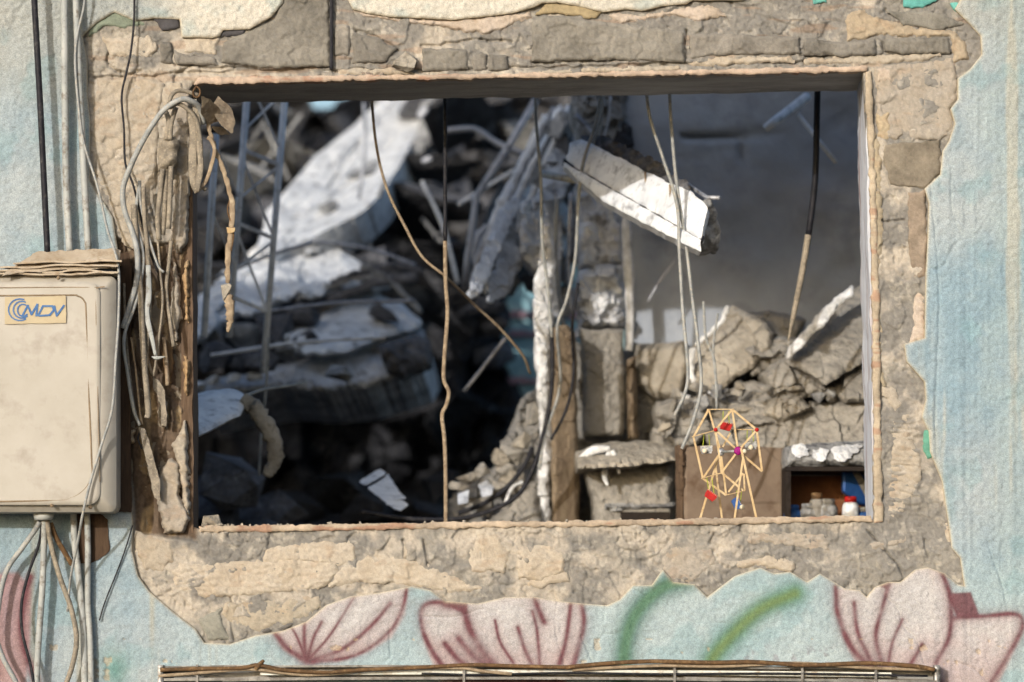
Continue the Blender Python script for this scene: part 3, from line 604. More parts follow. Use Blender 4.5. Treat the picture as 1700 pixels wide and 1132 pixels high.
cable('slack grey cable looping across the two white pipes', [(142, -60, -.04), (140, 5, -.04), (128, 60, -.042), (125, 110, -.045), (132, 190, -.042), (140, 240, -.04), (162, 310, -.04), (178, 380, -.06), (196, 440, -.12), (197, 520, -.13), (192, 600, -.14),
       (186, 680, -.148), (168, 740, -.15), (150, 800, -.152), (138, 850, -.15), (128, 905, -.10), (117, 960, -.06), (112, 1015, -.04)], .0026, 'cable_grey')
cable('thin dark wire hanging down over the bare plaster left of the window', [(222, -60, -.02), (223, 20, -.02), (218, 80, -.022), (210, 120, -.022), (202, 160, -.02), (206, 215, -.02), (208, 270, -.022), (222, 310, -.02), (236, 370, -.022), (246, 410, -.03), (262, 452, -.03)], .0022, 'cable_black')
# meter box
bx = root('meter_box', 'cream metal meter box with blue printed logo at the left edge of the wall', 'meter box', P(60, 660, -.08))
def rrect(x0, y0, x1, y1, r, n=6):
    out = []
    for cx_, cy_, a0 in ((x1-r, y0+r, -90), (x1-r, y1-r, 0), (x0+r, y1-r, 90), (x0+r, y0+r, 180)):
        for i in range(n+1):
            a = math.radians(a0+90*i/n); out.append((cx_+r*math.cos(a), cy_+r*math.sin(a)))
    return out
k15 = (D-.145)/D
def FP(px, py, Y): return ((px-CX)/k15*k15+CX, py)                    # outline read on the box front
# body: front outline traced at its own distance, deep sides back to the wall
relief('body', rrect(-170, 458, 193, 850, 12), -.135, .115, M['box'], bx, 3., edge=.022, edge_px=34, back=True, ext=(.0, .115, 0), rough=((90, .0012),), seed=3)
relief('lid', rrect(-150, 468, 166, 838, 20), -.139, .03, M['box'], bx, 2.5, edge=.003, edge_px=6, rough=((120, .0014),), seed=4)
g = [(-140, 492), (100, 490), (128, 491), (140, 500), (143, 520), (147, 640), (152, 760), (152, 790), (140, 812), (118, 826), (80, 831), (-140, 834)]
tube('seam', [(x, y, -.1392) for x, y in g], .0016, M['seam'], bx, flat=.6)
tube('seam', [(x, y, -.1390) for x, y in [(-150, 479), (150, 477), (158, 484), (160, 560), (163, 680), (166, 800)]], .0009, M['seam'], bx, flat=.6)
st = relief('sticker', [(8, 493), (109, 491), (110, 536), (8, 538)], -.1425, .002, M['sticker'], bx, 2.5, wob=.4)
def strokes(name, polys, w, Y, m, parent):
    """flat lettering made of joined ribbons"""
    bm = bmesh.new()
    for pts in polys:
        for i in range(len(pts)-1):
            a, b = Vector((pts[i][0], pts[i][1])), Vector((pts[i+1][0], pts[i+1][1])); t = (b-a).normalized(); nn = Vector((-t.y, t.x))*w/2; e = t*w*.3; dy = .0004*(i % 3)+.0002*(polys.index(pts) % 4)
            vs = [bm.verts.new(P(q.x, q.y, Y-dy*.3)) for q in (a-e+nn, b+e+nn, b+e-nn, a-e-nn)]
            f = bm.faces.new(vs)
            r_ = bmesh.ops.extrude_face_region(bm, geom=[f]); bmesh.ops.translate(bm, vec=(0, .0006, 0), verts=[v for v in r_['geom'] if isinstance(v, bmesh.types.BMVert)])
    bmesh.ops.recalc_face_normals(bm, faces=bm.faces)
    return bm_obj(name, bm, m, parent)
def arc(cx_, cy_, rx, ry, a0, a1, n=12): return [(cx_+rx*math.cos(math.radians(a0+(a1-a0)*i/n)), cy_+ry*math.sin(math.radians(a0+(a1-a0)*i/n))) for i in range(n+1)]
strokes('logo_print', [arc(33, 514, 19, 18, 60, 290), arc(36, 514, 14, 14, 50, 295), arc(38, 515, 9, 10, 40, 300)], 2.4, -.1434, M['blue_print'], bx)
strokes('logo_print', [[(37, 524), (46, 507), (52, 522), (62, 505), (60, 524)], [(63, 524), (71, 508)], [(66, 524), (82, 523), (89, 515), (87, 508), (72, 508)], [(90, 508), (94, 524), (106, 507)]], 3.2, -.1438, M['blue_print'], bx)
for x_, y_ in ((97, 461), (86, 839), (150, 842)):
    bm = bmesh.new(); bmesh.ops.create_uvsphere(bm, u_segments=10, v_segments=6, radius=.004); bmesh.ops.translate(bm, vec=P(x_, y_, -.137), verts=bm.verts); bm_obj('screw', bm, M['seam'], bx, True)
# gland under the box
bm = bmesh.new(); bmesh.ops.create_cone(bm, cap_ends=True, segments=20, radius1=.017, radius2=.022, depth=.012); bmesh.ops.translate(bm, vec=P(72, 858, -.075), verts=bm.verts)
bm_obj('cable_gland', bm, M['pvc'], bx, True)
relief('shade_strip', [(196, 420), (214, 418), (218, 450), (216, 610), (218, 850), (196, 850)], -.018, .01, M['wood_shade'], bx, 3., wob=1)  # dark strip coloured as the meter box's shade on the wall
# flattened cardboard lying on the box
for i, (x0, x1, y, tilt, w) in enumerate([(-40, 196, 458, -2, 1), (-20, 190, 451, 1, 1), (0, 196, 445, -3, 1), (22, 202, 437, -2, 0)]):
    a0, a1 = P(x0, y, -.135), P(x1, y+tilt, -.135)
    lab = ('lowest flattened cardboard sheet on top of the meter box', 'second cardboard sheet from the bottom on the meter box', 'third cardboard sheet up in the stack on the meter box', 'topmost grey cardboard sheet with curled corner on the meter box')[i]
    nx = 40
    t_ = .0034
    b0, b1 = Vector((a0.x+.035, -.016, a0.z+.004)), Vector((a1.x-.012, -.016, a1.z+.004))
    o = patch4('cardboard_sheet', [tuple(a0), tuple(a1), tuple(b1), tuple(b0)], nx, 14, (0, 0, t_), M['card'], None, .0030, .06, 31+i)
    tag(o, lab, 'cardboard', 'cardboard sheets on the meter box')
o = relief('cardboard_flap', [(5, 456), (40, 430), (62, 418), (190, 412), (200, 416), (196, 438), (190, 444), (30, 452)], plane_depth(-.135, 100, 450, 0, -.0016), .004, M['card'], None, 3., rough=((40, .002),), wob=1.5, seed=8)
tag(o, 'wrinkled cardboard flap propped over the sheets on the meter box', 'cardboard')

# lines below the box
pipe('white pipe below the box, second from the peeled render', [(122, 840, -.024), (124, 900, -.024), (131, 960, -.024), (139, 1060, -.024), (141, 1200, -.024)], .0068)
pipe('rust-stained white pipe rising beside the peeled render', [(144, 840, -.026), (146, 905, -.026), (146, 1000, -.026), (150, 1070, -.026), (152, 1200, -.026)], .0062)
pipe('straight grey plastic hose dropping from the gland under the box', [(74, 862, -.07), (73, 900, -.05), (70, 980, -.045), (63, 1080, -.045), (58, 1200, -.045)], .0064)
cable('grey hose bending left from the gland below the box', [(66, 866, -.07), (58, 880, -.06), (35, 912, -.05), (12, 945, -.045), (0, 990, -.045), (-6, 1050, -.045), (4, 1090, -.045), (30, 1140, -.045), (50, 1200, -.045)], .0052, 'cable_grey')
cable('dusty hose sweeping right in a long bow under the box', [(78, 864, -.07), (86, 910, -.055), (100, 960, -.05), (118, 1010, -.05), (127, 1060, -.048), (120, 1105, -.045), (104, 1150, -.045)], .0052, 'cable_dust')
cable('thin dark line standing in for a hose shadow beside the straight grey hose', [(70, 872, -.06), (64, 905, -.05), (48, 950, -.05), (36, 1000, -.05), (37, 1050, -.05), (52, 1110, -.05), (62, 1180, -.05)], .0030, 'cable_black')  # dark tube drawn where only a hose's shadow falls
cable('short brown strap slanting right below the gland', [(84, 868, -.06), (92, 890, -.05), (106, 915, -.04), (120, 938, -.03)], .0050, 'cable_brown', flat=.5)
cable('hair-thin dark line slanting over the blue paint right of the pipes', [(220, 872, -.02), (207, 915, -.018), (190, 960, -.018), (174, 1000, -.018), (165, 1030, -.018)], .0015, 'cable_black')  # thin dark tube drawn as a slanting line
relief_o = relief('support_board', [(120, 846), (156, 846), (178, 862), (182, 915), (164, 930), (142, 936), (120, 936)], -.014, .006, M['wood_shade'], None, 3., wob=1.5, seed=6)  # brown board, darkened further to carry the box's shade
tag(relief_o, 'brown board darkened as shaded, just below the meter box', 'board')

# bundle of old cables beside the window
cable('thick grey hose looping high over the window corner and down the plaster', [(338, 205, -.05), (332, 180, -.07), (318, 168, -.085), (300, 165, -.09), (275, 180, -.085), (258, 200, -.08), (236, 236, -.075), (215, 280, -.07), (204, 315, -.06), (207, 350, -.055), (220, 385, -.055), (228, 420, -.06), (227, 465, -.06), (216, 505, -.06), (204, 545, -.06)], .0056, 'cable_grey')
cable('dust-caked hose arching just inside the tall loop', [(342, 315, -.04), (328, 300, -.05), (334, 250, -.06), (326, 200, -.07), (310, 180, -.078), (295, 172, -.08), (282, 178, -.075), (285, 158, -.07), (300, 150, -.06), (330, 158, -.05)], .0042, 'cable_dust')
cable('flat grey strap hanging from the upper left window corner', [(322, 165, -.06), (328, 200, -.065), (331, 240, -.06), (333, 280, -.06), (326, 318, -.06)], .0060, 'cable_dust', flat=.25)
cable('wide pale strap folded behind the grey strap', [(316, 180, -.045), (322, 220, -.05), (320, 260, -.05), (322, 300, -.048), (330, 318, -.05)], .0090, 'cable_dust', flat=.2)
cable('dusty tape strip curling from the strap end to the hanging withered strip', [(326, 318, -.05), (342, 300, -.05), (352, 270, -.05), (356, 248, -.05), (350, 232, -.05), (344, 228, -.05)], .0040, 'leaf', flat=.35)
hs = root('hanging_strip', 'long withered brown strip with yellow knot and clod dangling in the window', 'strip', P(378, 400, -.03))
tube('strip_band', [(344, 195, -.04), (350, 225, -.04), (358, 250, -.04), (370, 280, -.035), (382, 320, -.03), (386, 350, -.03), (383, 385, -.03), (379, 420, -.03), (378, 470, -.03)], [.0055, .0045, .004, .0050, .0055, .0060, .0052, .0058, .005], M['leaf'], hs, flat=.3, jitter=.0006)
rock('knot', 383, 382, -.032, 15, 11, .011, M['stick'], 5, '', '', parent=hs)
rock('clod', 374, 487, -.03, 22, 36, .018, M['rubble_cream'], 6, '', '', rot=(0, .15, 0), parent=hs)
tube('frayed_tail', [(379, 490, -.03), (382, 515, -.03), (381, 535, -.03), (379, 552, -.03)], [.010, .009, .006, .003], M['leaf'], hs, flat=.5, jitter=.001)
cable('limp cord beside the withered strip', [(385, 320, -.028), (378, 350, -.03), (388, 385, -.03), (381, 430, -.028), (378, 470, -.03)], .0016, 'cable_brown')
relf = [([(334, 158), (352, 166), (368, 182), (366, 200), (348, 208), (334, 190)], 'rounded tan film flap at the upper left window corner'), ([(362, 160), (384, 178), (392, 205), (386, 222), (368, 208), (356, 190), (354, 172)], 'brown crumpled film flap hanging beside the corner hose'),
        ([(352, 210), (372, 212), (384, 224), (366, 224), (356, 218)], 'pale torn film scrap under the brown flap')]
for i, (poly, lab) in enumerate(relf):
    tag(relief('film_flap', poly, plane_depth(-.05, 360, 190, .0012, (-1)**i*.001), .0015, M['leaf'], None, 2., rough=((20, .004),), wob=1.5, seed=90+i, back=True), lab, 'film')
bm = bmesh.new(); 
cable('rusty wire ring at the upper left window corner', [(320, 152, -.06), (326, 144, -.06), (332, 150, -.06), (330, 160, -.06), (322, 160, -.06), (320, 152, -.06)], .0018, 'cable_brown')
tp = root('taped_joint', 'dust-caked tape bundle joining hoses left of the window', 'tape', P(278, 255, -.06))
relief('tape_wrap', [(264, 228), (290, 226), (297, 238), (294, 268), (288, 276), (262, 284), (262, 250)], -.062, .03, M['cable_dust'], tp, 2., edge=.012, edge_px=12, rough=((12, .003),), wob=1.5, back=True)
for q in ([(272, 180, -.06), (280, 200, -.06), (276, 232, -.06)], [(292, 178, -.06), (284, 205, -.06), (282, 232, -.06)], [(270, 280, -.055), (266, 320, -.055), (262, 360, -.055), (264, 398, -.05)], [(284, 276, -.055), (282, 330, -.055), (280, 380, -.05)],
          [(276, 280, -.045), (274, 330, -.05), (270, 390, -.045)]):
    tube('hose_end', q, .0052, M['cable_dust'], tp)
many = [
 ('pale flexible hose dropping straight from the loop beside the meter box', [(222, 340, -.045), (226, 400, -.05), (232, 470, -.055), (236, 540, -.055), (240, 610, -.055), (246, 680, -.05), (244, 694, -.05)], .0062, 'cable_dust'),
 ('dusty tube with a swollen end, inner line of the bundle', [(238, 310, -.04), (240, 360, -.045), (245, 420, -.045), (248, 500, -.045), (244, 580, -.045)], .0045, 'cable_dust'),
 ('grey twin flex slipping behind the meter box edge', [(232, 300, -.03), (226, 360, -.035), (238, 430, -.05), (226, 500, -.055), (206, 560, -.06), (212, 620, -.05), (222, 680, -.045), (232, 706, -.04)], .0034, 'cable_grey'),
 ('thin cord running in the shade close to the meter box', [(206, 470, -.03), (208, 540, -.03), (214, 610, -.03), (222, 670, -.03), (230, 704, -.03)], .0026, 'cable_dust'),
 ('second thin cord leaning across the brown recess', [(218, 560, -.03), (226, 620, -.03), (232, 680, -.03), (236, 705, -.03)], .0022, 'cable_tan'),
 ('slack thin flex ending in a curl by the brown recess', [(262, 400, -.04), (266, 450, -.04), (270, 500, -.042), (264, 560, -.04), (258, 605, -.04), (254, 625, -.035)], .0024, 'cable_dust'),
 ('short tan flex crossing behind the white cut strip', [(238, 570, -.03), (246, 600, -.03), (253, 622, -.03)], .0030, 'cable_tan'),
 ('bent dark cable end low in the bundle', [(228, 700, -.03), (232, 715, -.03), (229, 728, -.03), (236, 745, -.03)], .0022, 'cable_black'),
 ('dusty hose lying in the brown recess nearest the jamb', [(284, 400, -.03), (280, 440, -.03), (276, 480, -.03), (282, 530, -.03), (288, 575, -.03)], .0038, 'cable_dust'),
 ('tall thin flex rising over the bare plaster above the bundle', [(232, 306, -.03), (234, 340, -.035), (246, 390, -.04), (262, 440, -.045), (272, 452, -.045)], .0026, 'cable_grey'),
 ('broken tan batten standing in the recess', [(272, 560, -.02), (276, 600, -.02), (278, 640, -.02)], .0040, 'cable_tan'),
]
for lab, pts, r, m in many: cable(lab, pts, r, m)
ws = root('cut_strip', 'white cut plastic strip with a flared foot hanging in the cable bundle', 'strip', P(255, 540, -.05))
tube('strip_blade', [(246, 440, -.05), (247, 490, -.05), (243, 520, -.052), (252, 560, -.055), (258, 590, -.055)], [.005, .006, .0064, .0045, .003], M['pvc'], ws, flat=.25)
tube('foot', [(252, 592, -.055), (260, 594, -.056), (274, 592, -.055)], [.001, .0036, .001], M['pvc'], ws, flat=.4)
o = relief('bent_strip', [(254, 626), (264, 632), (274, 650), (277, 690), (276, 708), (268, 706), (266, 670), (256, 645)], -.028, .004, M['cable_dust'], None, 2., wob=1, seed=4); tag(o, 'dusty bent strip peeling off the brown recess', 'strip')
o = relief('slat_remnant', [(230, 708), (240, 712), (252, 745), (266, 800), (266, 832), (256, 826), (244, 770)], -.034, .006, M['cable_dust'], None, 2., wob=1, seed=5); tag(o, 'long narrow slat remnant leaning low beside the jamb', 'strip')

# ------------------------------------------------------------------ rail with cables under the window
rl = root('light_rail', 'long battered metal rail holding clouded glass along the bottom of the wall', 'rail', P(910, 1120, -.03))
def rail_y(px): return 1112+(px-262)*.0025-4*math.sin((px-262)/1300*math.pi)
rail = [(262, 1112), (500, 1108), (900, 1108), (1300, 1108), (1560, 1113)]
def rb(name, off, h, Y, d, m, x0=262, x1=1560):
    pts = [(x, rail_y(x)+off) for x in np.linspace(x0, x1, 60)]
    return relief(name, pts+[(x, y+h) for x, y in pts[::-1]], Y, d, M[m], rl, 2.5, rough=((60, .0006),), back=True)
rb('top_flange', -6, 3.4, -.046, .036, 'rail'); rb('bottom_flange', 14, 4.5, -.05, .04, 'rail'); rb('inner_flange', 20, 2.4, -.046, .03, 'rubber')
rb('back_channel', -4, 22, -.018, .008, 'soffit')
rb('glass_strip', 2, 8, -.046, .006, 'glass', 432, 1480)
for x in (262, 1552): 
    relief('end_cap', [(x, 1104), (x+9, 1104), (x+9, 1140), (x, 1140)], -.055, .045, M['rail'], rl, 2.5, rough=((8, .001),), back=True, edge=.002)
for x in (325, 768, 1118, 1330, 1452): relief('bracket', [(x, 1103), (x+4, 1103), (x+4, 1133), (x, 1133)], -.054, .01, M['rail'], rl, 2.)
cable('brown cable pair sagging along the left half of the rail', [(266, 1112, -.058), (330, 1110, -.06), (400, 1109, -.06), (428, 1104, -.062), (470, 1112, -.062), (540, 1116, -.062), (600, 1112, -.062), (700, 1108, -.06), (780, 1104, -.06), (860, 1106, -.06), (950, 1108, -.06)], .0040, 'cable_brown')
cable('tan cable twisted with the brown one at the left of the rail', [(264, 1122, -.052), (320, 1118, -.056), (390, 1112, -.056), (430, 1112, -.056), (500, 1120, -.056), (560, 1118, -.056), (640, 1110, -.056), (760, 1109, -.056), (800, 1114, -.056), (850, 1119, -.056)], .0034, 'cable_tan')
cable('brown cable running along the right half of the rail', [(940, 1108, -.06), (1000, 1102, -.06), (1080, 1098, -.06), (1180, 1100, -.06), (1250, 1099, -.06), (1340, 1104, -.06), (1440, 1101, -.06), (1520, 1106, -.06), (1552, 1112, -.06)], .0044, 'cable_brown')
cable('tan cable over the brown one at the right of the rail', [(950, 1112, -.054), (1020, 1108, -.054), (1100, 1105, -.054), (1200, 1106, -.054), (1320, 1101, -.056), (1430, 1108, -.054), (1540, 1112, -.054)], .0036, 'cable_tan')
cable('grey cable on the lower lip of the rail', [(700, 1118, -.05), (800, 1120, -.052), (940, 1117, -.052), (1100, 1119, -.052), (1300, 1118, -.052), (1540, 1122, -.052)], .0022, 'cable_black')
tag(tube('cable_stub', [(424, 1110, -.06), (432, 1102, -.064), (438, 1096, -.066)], [.005, .0045, .003], M['cable_brown']), 'brown broken cable end sticking up from the rail', 'cable')

# ------------------------------------------------------------------ toy ferris wheel on the sill
fw = root('toy_ferris_wheel', 'toy ferris wheel of craft sticks standing at the right of the window sill', 'toy ferris wheel', P(1205, 866, .07))
def Z(u, v, Y): return P(1130+u*.1944, 660+v*.1944, Y)
Yf, Yr = .045, .115
fr = {'hub': (490, 455), 'a': (440, 100), 'b': (650, 275), 'c': (695, 630), 'd': (535, 795), 'e': (350, 640), 'f': (298, 275)}
rr = {'hub': (342, 465), 'a': (240, 100), 'b': (425, 270), 'c': (500, 600), 'd': (390, 835), 'e': (190, 690), 'f': (110, 335)}
F = {k_: Z(*v, Yf) for k_, v in fr.items()}; R_ = {k_: Z(*v, Yr) for k_, v in rr.items()}
ws_, wd_ = .0042, .0018
for dct in (F, R_):
    ks = 'abcdef'
    for i in range(6):
        if not (dct is F and ks[i] in 'c') and not (dct is R_ and ks[i] in 'abc'): stick('rim_stick', dct[ks[i]], dct[ks[(i+1) % 6]], ws_, wd_, M['stick'], fw)
        if (dct is F and ks[i] != 'd') or (dct is R_ and ks[i] in 'aed'): stick('spoke', dct['hub'], dct[ks[i]], ws_*.95, wd_*.9, M['stick'], fw)
for a_, b_ in (((408, 806), (532, 645)), ((540, 650), (546, 792)), ((425, 300), (360, 420))): stick('strut', Z(*a_, .085), Z(*b_, .085), ws_*.9, wd_, M['stick'], fw)
for k_ in 'abdef': stick('cross_bar', F[k_]+Vector((.003, -.003, 0)), R_[k_]-Vector((.003, -.003, 0)), .0020, .0020, M['stick'], fw)
tube('axle', [F['hub'], R_['hub']], .0024, M['pvc'], fw, smooth=False)
def disc(name, c, r, m, th=.003, seg=18):
    bm = bmesh.new(); bmesh.ops.create_cone(bm, cap_ends=True, segments=seg, radius1=r, radius2=r*.85, depth=th)
    bmesh.ops.rotate(bm, cent=(0, 0, 0), matrix=Matrix.Rotation(math.radians(90), 3, 'X'), verts=bm.verts); bmesh.ops.translate(bm, vec=c, verts=bm.verts)
    return bm_obj(name, bm, m, fw, True)
disc('hub_disc', F['hub']-Vector((0, .005, 0)), .0088, M['magenta']); disc('hub_disc', R_['hub']-Vector((0, .005, 0)), .008, M['silver'])
for c in (F['f'], F['b']): disc('dot', c-Vector((0, .004, 0)), .0042, M['red'])
bm = bmesh.new(); bmesh.ops.create_uvsphere(bm, u_segments=12, v_segments=8, radius=.0045); bmesh.ops.translate(bm, vec=Z(545, 458, Yf-.008), verts=bm.verts); bm_obj('axle_bead', bm, M['bead'], fw, True)
zs = EZ+(CY-868)*S-.004
def foot(u, Y): v = Z(u, 1060, Y); return Vector((v.x, v.y, zs))
stick('stand_leg', Z(515, 430, Yf-.010), foot(660, Yf-.012), .0044, .002, M['stick'], fw)
stick('stand_leg', Z(532, 520, Yf-.007), foot(452, Yf-.008), .0040, .002, M['stick'], fw)
stick('stand_leg', Z(342, 440, Yr+.010), foot(145, Yr+.02), .0044, .002, M['stick'], fw)
stick('stand_leg', Z(300, 600, Yr+.012), foot(362, Yr+.02), .0040, .002, M['stick'], fw)
stick('base_bar', foot(150, Yr+.02)+Vector((0, 0, .005)), foot(452, Yf-.008)+Vector((0, 0, .006)), .0014, .0014, M['stick'], fw)
def gondola(c, rot, hang, mat, kind):
    """a little card tray with a dotted rim and threads"""
    u, v, Y = c; ctr = Z(u, v, Y)
    rm = Matrix.Rotation(rot, 4, 'Y')
    bm = bmesh.new(); bmesh.ops.create_cube(bm, size=1); bmesh.ops.scale(bm, vec=(.0245, .016, .0155), verts=bm.verts)
    for vv in bm.verts:
        if vv.co.z < 0: vv.co.x *= .8; vv.co.y *= .8
    top = max(bm.faces, key=lambda f: f.calc_center_median().z)
    bmesh.ops.inset_region(bm, faces=[top], thickness=.001); bmesh.ops.translate(bm, vec=(0, 0, -.011), verts=top.verts)
    bmesh.ops.transform(bm, matrix=Matrix.Translation(ctr) @ rm, verts=bm.verts)
    gd = bm_obj('gondola', bm, mat, fw)
    bm = bmesh.new()
    for i in range(7):
        mtx = Matrix.Translation(ctr) @ rm @ Matrix.Translation((-.0108+i*.0036, -.0086, .0066))
        bmesh.ops.create_icosphere(bm, subdivisions=1, radius=.0009, matrix=mtx)
    o = bm_obj('dotted_rim', bm, M['bead']); o.parent = gd; o.location = o.location-(gd.location+fw.location)
    for sx in (-1, 1):
        a = ctr+rm.to_3x3() @ Vector((sx*.007, 0, .004)); b = Vector(hang)+Vector((sx*.005, 0, -.001))
        o = tube('thread', [a, (a+b)/2, b], .0009, M['green_thread'], None, sides=5); o.parent = gd; o.location = o.location-(gd.location+fw.location)
    return gd
gondola((385, 245, .075), .25, Z(385, 110, .075), M['red'], 0)
gondola((220, 445, .10), -.05, Z(220, 310, .105), M['silver'], 1)
gondola((598, 412, .07), -.1, Z(590, 265, .075), M['silver'], 1)
gondola((255, 838, .09), .62, Z(245, 680, .10), M['red'], 0)
gondola((478, 905, .08), 1.1, Z(500, 790, .08), M['blue_plastic'], 0)
for (u, v, Y) in ((205, 455, .088), (600, 425, .058), (525, 935, .07)):
    bm = bmesh.new(); bmesh.ops.create_uvsphere(bm, u_segments=12, v_segments=8, radius=.0052); bmesh.ops.translate(bm, vec=Z(u, v, Y), verts=bm.verts); bm_obj('bead', bm, M['bead'], fw, True)

# ------------------------------------------------------------------ behind the opening: the wrecked room
BX = lambda px, Y: (px-CX)*S*(D+Y)/D
def slab(name, label, cat, poly, dep, th, m, group=None, cell=5., rough=((60, .02), (16, .006)), facets=None, hfun=None, edge=.03, edge_px=14, wob=4., wob_sc=26, seed=0, parent=None, ext=None):
    if facets is None: facets = tuple((sc*.9, amp*.75) for sc, amp in rough if sc < 100)
    rough = tuple((sc, amp*.35) for sc, amp in rough)
    o = relief(name, poly, dep, th, M[m], parent, cell, rough=rough, facets=facets, flat=True, hfun=hfun, edge=edge, edge_px=edge_px, wob=wob, wob_sc=wob_sc, seed=seed, back=True, ext=ext)
    if parent is None: tag(o, label, cat, group)
    return o
pd = plane_depth
# rear wall: shaded above, sunlit below where the light comes through the window
rw = root('rear_wall', 'grey plastered rear wall of the wrecked room with the sunlit band low down', 'wall', (1.2, 1.32, 0))
relief('plaster_face', [(1036, 60), (1500, 80), (1900, 40), (2300, 60), (2300, 1500), (1036, 1500), (1040, 700), (1036, 400)], lambda X, Y: 1.25+0*X, .16, M['rear_wall'], rw, 8., rough=((240, .010), (50, .004), (14, .0016)),
       hfun=lambda X, Y, s: -.03*np.exp(-((Y-226-(X-1130)*-.02)/4.)**2)*ss(1128, 1140, X)*ss(1330, 1240, X)-.016*np.exp(-((X-1232)/4.)**2)*ss(225, 240, Y)*ss(275, 262, Y)-.006*np.exp(-(dline([(1140, 410), (1080, 480), (1060, 520)], X, Y)/4.)**2),
       back=True, wob=5, wob_sc=40, seed=51)
# unseen left side wall, added so little light reaches the hollow
cl = root('light_stop_wall', 'unseen side wall added behind the left jamb to block light', 'wall', (-1.1, .9, 0))
boxw('wall_panel', -1.32, -1.16, T+.004, 2.4, 0, 2.3, M['conc_mid'], cl)
# great whitewashed slab tipped against the heap, upper left
slab('tipped_slab', 'great whitewashed concrete slab tipped steeply at the upper left of the opening', 'slab',
     [(428, 412), (442, 352), (470, 322), (520, 262), (580, 214), (632, 166), (650, 120), (735, 120), (712, 190), (690, 222), (660, 282), (634, 320), (600, 352), (566, 372), (520, 396), (490, 405), (455, 425)],
     lambda X, Y: pd(2.7, 560, 300, .0006, -.0040)(X, Y)-np.clip((X-560)*.72+(Y-300)*.70-20, 0, 200)*.006, .16, 'conc_white', rough=((120, .01), (10, .004)), facets=((26, .006),), seed=61, cell=3, wob=2.0, wob_sc=60, ext=(.02, .14, -.06),
     hfun=lambda X, Y, s: .010*2*fbm(((X-560)*.70-(Y-300)*.72)*.18, (X-560)*.72+(Y-300)*.70, 16, 4, 3)-.03*np.exp(-(dline([(596, 236), (560, 290), (545, 312)], X, Y)/3.)**2)-.02*np.exp(-(dline([(470, 400), (520, 350), (600, 290)], X, Y)/2.5)**2))
slab('broken_edge_slab', 'grey underside slab leaning behind the great whitewashed slab', 'slab', [(700, 170), (722, 150), (752, 178), (745, 200), (700, 268), (668, 318), (640, 360), (612, 378), (640, 300), (690, 225)], pd(2.9, 680, 250, .001, -.001), .2, 'conc_mid', seed=62)
# rubble under the end of the great slab
for i, (x, y, w, h, m) in enumerate([(498, 392, 50, 34, 'conc_light'), (530, 388, 44, 36, 'conc_light'), (562, 375, 36, 30, 'conc_mid'), (578, 395, 36, 30, 'conc_light'), (545, 350, 40, 34, 'conc_mid'), (440, 420, 40, 40, 'conc_white'), (428, 436, 34, 22, 'splat'), (600, 372, 40, 26, 'conc_mid')]):
    rock('concrete_lump', x, y, 2.45, w, h, .08, M[m], 20+i, 'pale concrete lump jammed under the foot of the whitewashed slab', 'rubble', 'lumps under the foot of the whitewashed slab')
# middle slabs, roof of the dark hollow
slab('fallen_slab', 'broad pale fallen slab with draped folds left of centre, behind the lattice mast', 'slab', [(320, 500), (352, 474), (384, 446), (430, 428), (468, 412), (520, 402), (566, 410), (612, 440), (650, 470), (622, 478), (560, 470), (530, 486), (470, 500), (440, 512), (396, 522), (352, 548), (320, 566)],
     pd(1.98, 470, 480, .0002, -.0044), .10, 'conc_white', rough=((90, .02), (9, .003)), facets=((50, .03), (20, .008)), seed=63, cell=4, wob=6)
slab('wedge_slab', 'bluish wedge-shaped slab pointing right above the dark hollow', 'slab', [(470, 560), (500, 540), (540, 520), (578, 494), (620, 480), (660, 500), (700, 532), (694, 546), (640, 560), (600, 572), (540, 590), (490, 584)],
     pd(1.9, 590, 540, .0003, -.0050), .10, 'conc_white', rough=((80, .02), (20, .008)), seed=64, cell=4)
slab('ledge_slab', 'ragged grey ledge slab along the top of the dark hollow', 'slab', [(330, 646), (345, 626), (400, 620), (470, 604), (540, 592), (600, 576), (650, 560), (702, 546), (712, 590), (700, 612), (660, 628), (600, 642), (540, 650), (470, 644), (400, 652), (330, 668)],
     pd(1.75, 520, 610, .0002, -.0036), .5, 'conc_light', rough=((70, .03), (18, .014)), seed=65, cell=4, edge=.05, wob=2, wob_sc=60, ext=(.02, .5, -.05))
slab('dark_block', 'squarish dark block at the nose of the wedge slab', 'block', [(632, 574), (690, 556), (712, 566), (714, 604), (672, 628), (640, 616)], pd(1.66, 670, 590, .001, -.0005), .14, 'conc_dark', seed=66, cell=4)
for i, (pts, w) in enumerate([([(548, 470), (600, 452), (660, 440), (700, 452)], .010), ([(540, 478), (590, 462), (650, 462)], .008), ([(480, 520), (540, 500), (620, 470), (690, 462)], .012), ([(600, 440), (650, 470), (700, 520)], .008)]):
    tag(tube('sheet_fold', [(x, y, 2.0) for x, y in pts], w, M[('conc_dark', 'conc_mid')[i % 2]], flat=.5, jitter=.002), ('dark folded sheet lying across the broad fallen slab', 'second folded strip beside the dark fold on the fallen slab', 'long dark fold at the edge of the fallen slab', 'slanting folded strip right of the fallen slab')[i], 'debris')
for i, (x, y, w, h) in enumerate([(500, 530, 60, 40), (450, 545, 60, 46), (400, 560, 70, 44), (360, 590, 60, 50), (420, 600, 80, 46), (560, 620, 60, 30), (620, 430, 60, 40), (660, 450, 50, 40), (350, 560, 46, 40), (480, 500, 50, 34), (640, 520, 40, 24), (470, 585, 50, 30), (520, 560, 60, 30)]):
    rock('dark_lump', x, y, 2.1-(y-480)*.0044, w, h, .12, M[('conc_dark', 'conc_mid')[i % 3 == 2]], 40+i, 'dark broken lump wedged between the pale fallen slabs', 'rubble', 'dark lumps between the fallen slabs')
